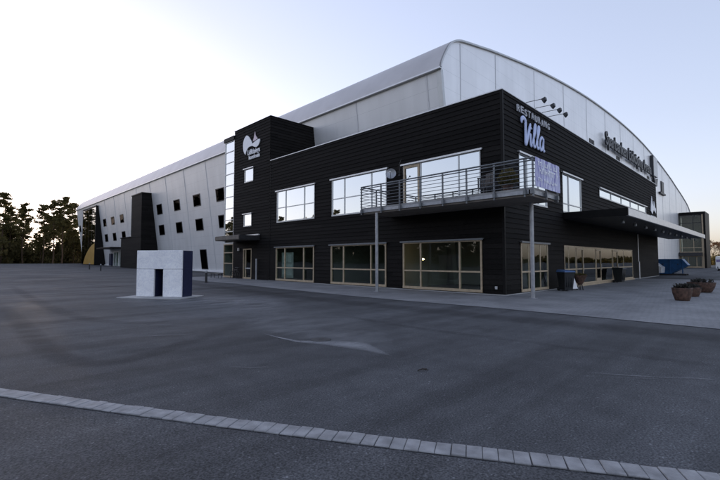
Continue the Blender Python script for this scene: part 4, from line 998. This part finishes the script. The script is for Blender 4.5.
# undergrowth below the pines: nobody could count it
def scrub(name, boxes, n, s, m, hmax, seed):
    rn = random.Random(seed); q = MB()
    for _ in range(n):
        (x0,y0),(x1,y1),wd = rn.choice(boxes); f = rn.random(); x = x0+(x1-x0)*f+rn.uniform(-wd,wd); y = y0+(y1-y0)*f+rn.uniform(-wd,wd)
        hh = hmax*(1 if name != 'undergrowth' or seed != 4 or not (.098 < x/y < .118 or .136 < x/y < .150) else .72)*(.55+.25*math.sin(x*.7+y*.2)+.2*math.sin(x*.31-y*.45))*rn.choice((1,1,1,1.5))
        leafball(q,(x,y,gz(y)+hh*rn.uniform(.1,1)),rn.uniform(.6,1.3),16,s,rn,.9)
    return tag(q.build(name, m), kind='stuff')
o = scrub('undergrowth', [(at_px(-25,118),at_px(86,118),3),(at_px(-25,135),at_px(86,135),7),(at_px(-25,160),at_px(86,160),8)], 6000, .42, M_bush, 6.0, 4)
o['label'] = 'dark tangled undergrowth below the pines'
o = scrub('undergrowth', [((-66,-40),(-66,160),5),((-85,-40),(-85,200),6),((-75,150),(6,142),5),((-75,160),(6,152),6)], 6000, .9, M_bush, 12.0, 6)
o['label'] = 'brush below the mirrored pines'
# low verge in front of the pines
b = MB(); pa = [at_px(-40,103),at_px(84,103),at_px(95,190),at_px(-60,190)]
b.face([(x,y,gz(y)+.01) for x,y in pa]); tag(b.build('verge', M_verge), kind='structure')
# bare brown trees and hedge far right
def bare_mesh(seed, h, spread=1.0):
    rn = random.Random(seed); tr = MB(); cr = MB()
    def grow(p, dr, ln, r_, d_):
        e = p+dr*ln; tr.tube([p,(p+e)/2+Vector((rn.gauss(0,.05),rn.gauss(0,.05),0))*ln,e],[r_,r_*.8,r_*.55],5,cap=False)
        if d_ == 0:
            leafball(cr,e,ln*.9,7,.3,rn,.8); return
        for _ in range(3):
            nd = (dr+Vector((rn.gauss(0,.5),rn.gauss(0,.5),rn.uniform(-.1,.45)))).normalized(); grow(e,nd,ln*rn.uniform(.6,.8),r_*.55,d_-1)
    grow(Vector((0,0,0)),Vector((0,0,1)),h*.33,.02*h,4); return tr, cr
bp = make_tree('bare_tree', bare_mesh, 3, 11, M_twig, None, 'tree')
bl = ['brown bare tree just right of the glazed annex','brown bare tree second right of the glazed annex','brown bare tree behind the white van','brown bare tree at the far right edge']
for i,(px,dp) in enumerate(((707,190),(713,170),(718,185),(723,160))):
    o = bp if i == 0 else copy_tree(bp); x,y = at_px(px,dp); o.location = (x,y,0); o.rotation_euler = (0,0,i*1.7); o.scale = (1,1,.85+.12*(i%2)); o['label'] = bl[i]; o['group'] = 'bare trees at the right'
o = scrub('hedge', [(at_px(703,150),at_px(740,130),1.5)], 150, .5, M_bush, 3.4, 9); tag(o,'dark hedge far right between the annex and white van','hedge'); del o['kind']
o = scrub('far_wood', [((-150,-200),(120,-200),10),((120,-170),(330,-60),8),((330,-60),(520,-45),6)], 3600, 1.6, M_bush, 3.0, 15); o['label'] = 'far-off wood across the open ground'

# ---------------------------------------------------------------- camera, light
cam = bpy.data.cameras.new('camera'); co = bpy.data.objects.new('camera', cam); COL.objects.link(co)
co.location = (0,0,1.6); P = math.atan(20.5/413.6)
F = Vector((math.cos(HA)*math.cos(P), math.sin(HA)*math.cos(P), math.sin(P)))
co.rotation_euler = F.to_track_quat('-Z','Y').to_euler()
cam.sensor_width = 36; cam.lens = 36*413.6/720; cam.clip_start = .1; cam.clip_end = 4000
S.camera = co

SUN_AZ = HA+R(38.8); SUN_EL = R(2.2)      # azimuth measured from +X towards +Y
su = bpy.data.lights.new('sun','SUN'); so = bpy.data.objects.new('sun', su); COL.objects.link(so)
su.energy = .8; su.angle = R(.5); su.color = (1,.72,.45)
sd = Vector((math.cos(SUN_AZ)*math.cos(SUN_EL), math.sin(SUN_AZ)*math.cos(SUN_EL), math.sin(SUN_EL)))
so.rotation_euler = sd.to_track_quat('Z','Y').to_euler()
w = bpy.data.worlds.new('World'); S.world = w; w.use_nodes = True; N = w.node_tree.nodes; L = w.node_tree.links
bg = N['Background']; sk = N.new('ShaderNodeTexSky'); sk.sky_type = 'NISHITA'; sk.sun_disc = False
sk.sun_elevation = SUN_EL; sk.sun_rotation = math.pi/2-SUN_AZ; sk.altitude = 60; sk.air_density = 1.0; sk.dust_density = 1.7; sk.ozone_density = 1.0
hs = N.new('ShaderNodeHueSaturation'); hs.inputs['Saturation'].default_value = .60
gm = N.new('ShaderNodeGamma'); gm.inputs['Gamma'].default_value = .58; L.new(sk.outputs[0], gm.inputs['Color']); L.new(gm.outputs[0], hs.inputs['Color'])
tn = N.new('ShaderNodeMixRGB'); tn.blend_type = 'MULTIPLY'; tn.inputs[0].default_value = 1; tn.inputs[2].default_value = (.98,1.04,1.34,1)   # cool daylight white balance
L.new(hs.outputs[0], tn.inputs[1]); L.new(tn.outputs[0], bg.inputs['Color']); bg.inputs['Strength'].default_value = .15
vs = S.view_settings; vs.view_transform = 'Standard'; vs.look = 'None'; vs.exposure = 2.32; vs.gamma = 1; vs.use_curve_mapping = False
S.render.engine = 'CYCLES'; S.cycles.max_bounces = 8; S.cycles.transparent_max_bounces = 12; S.cycles.use_denoising = True
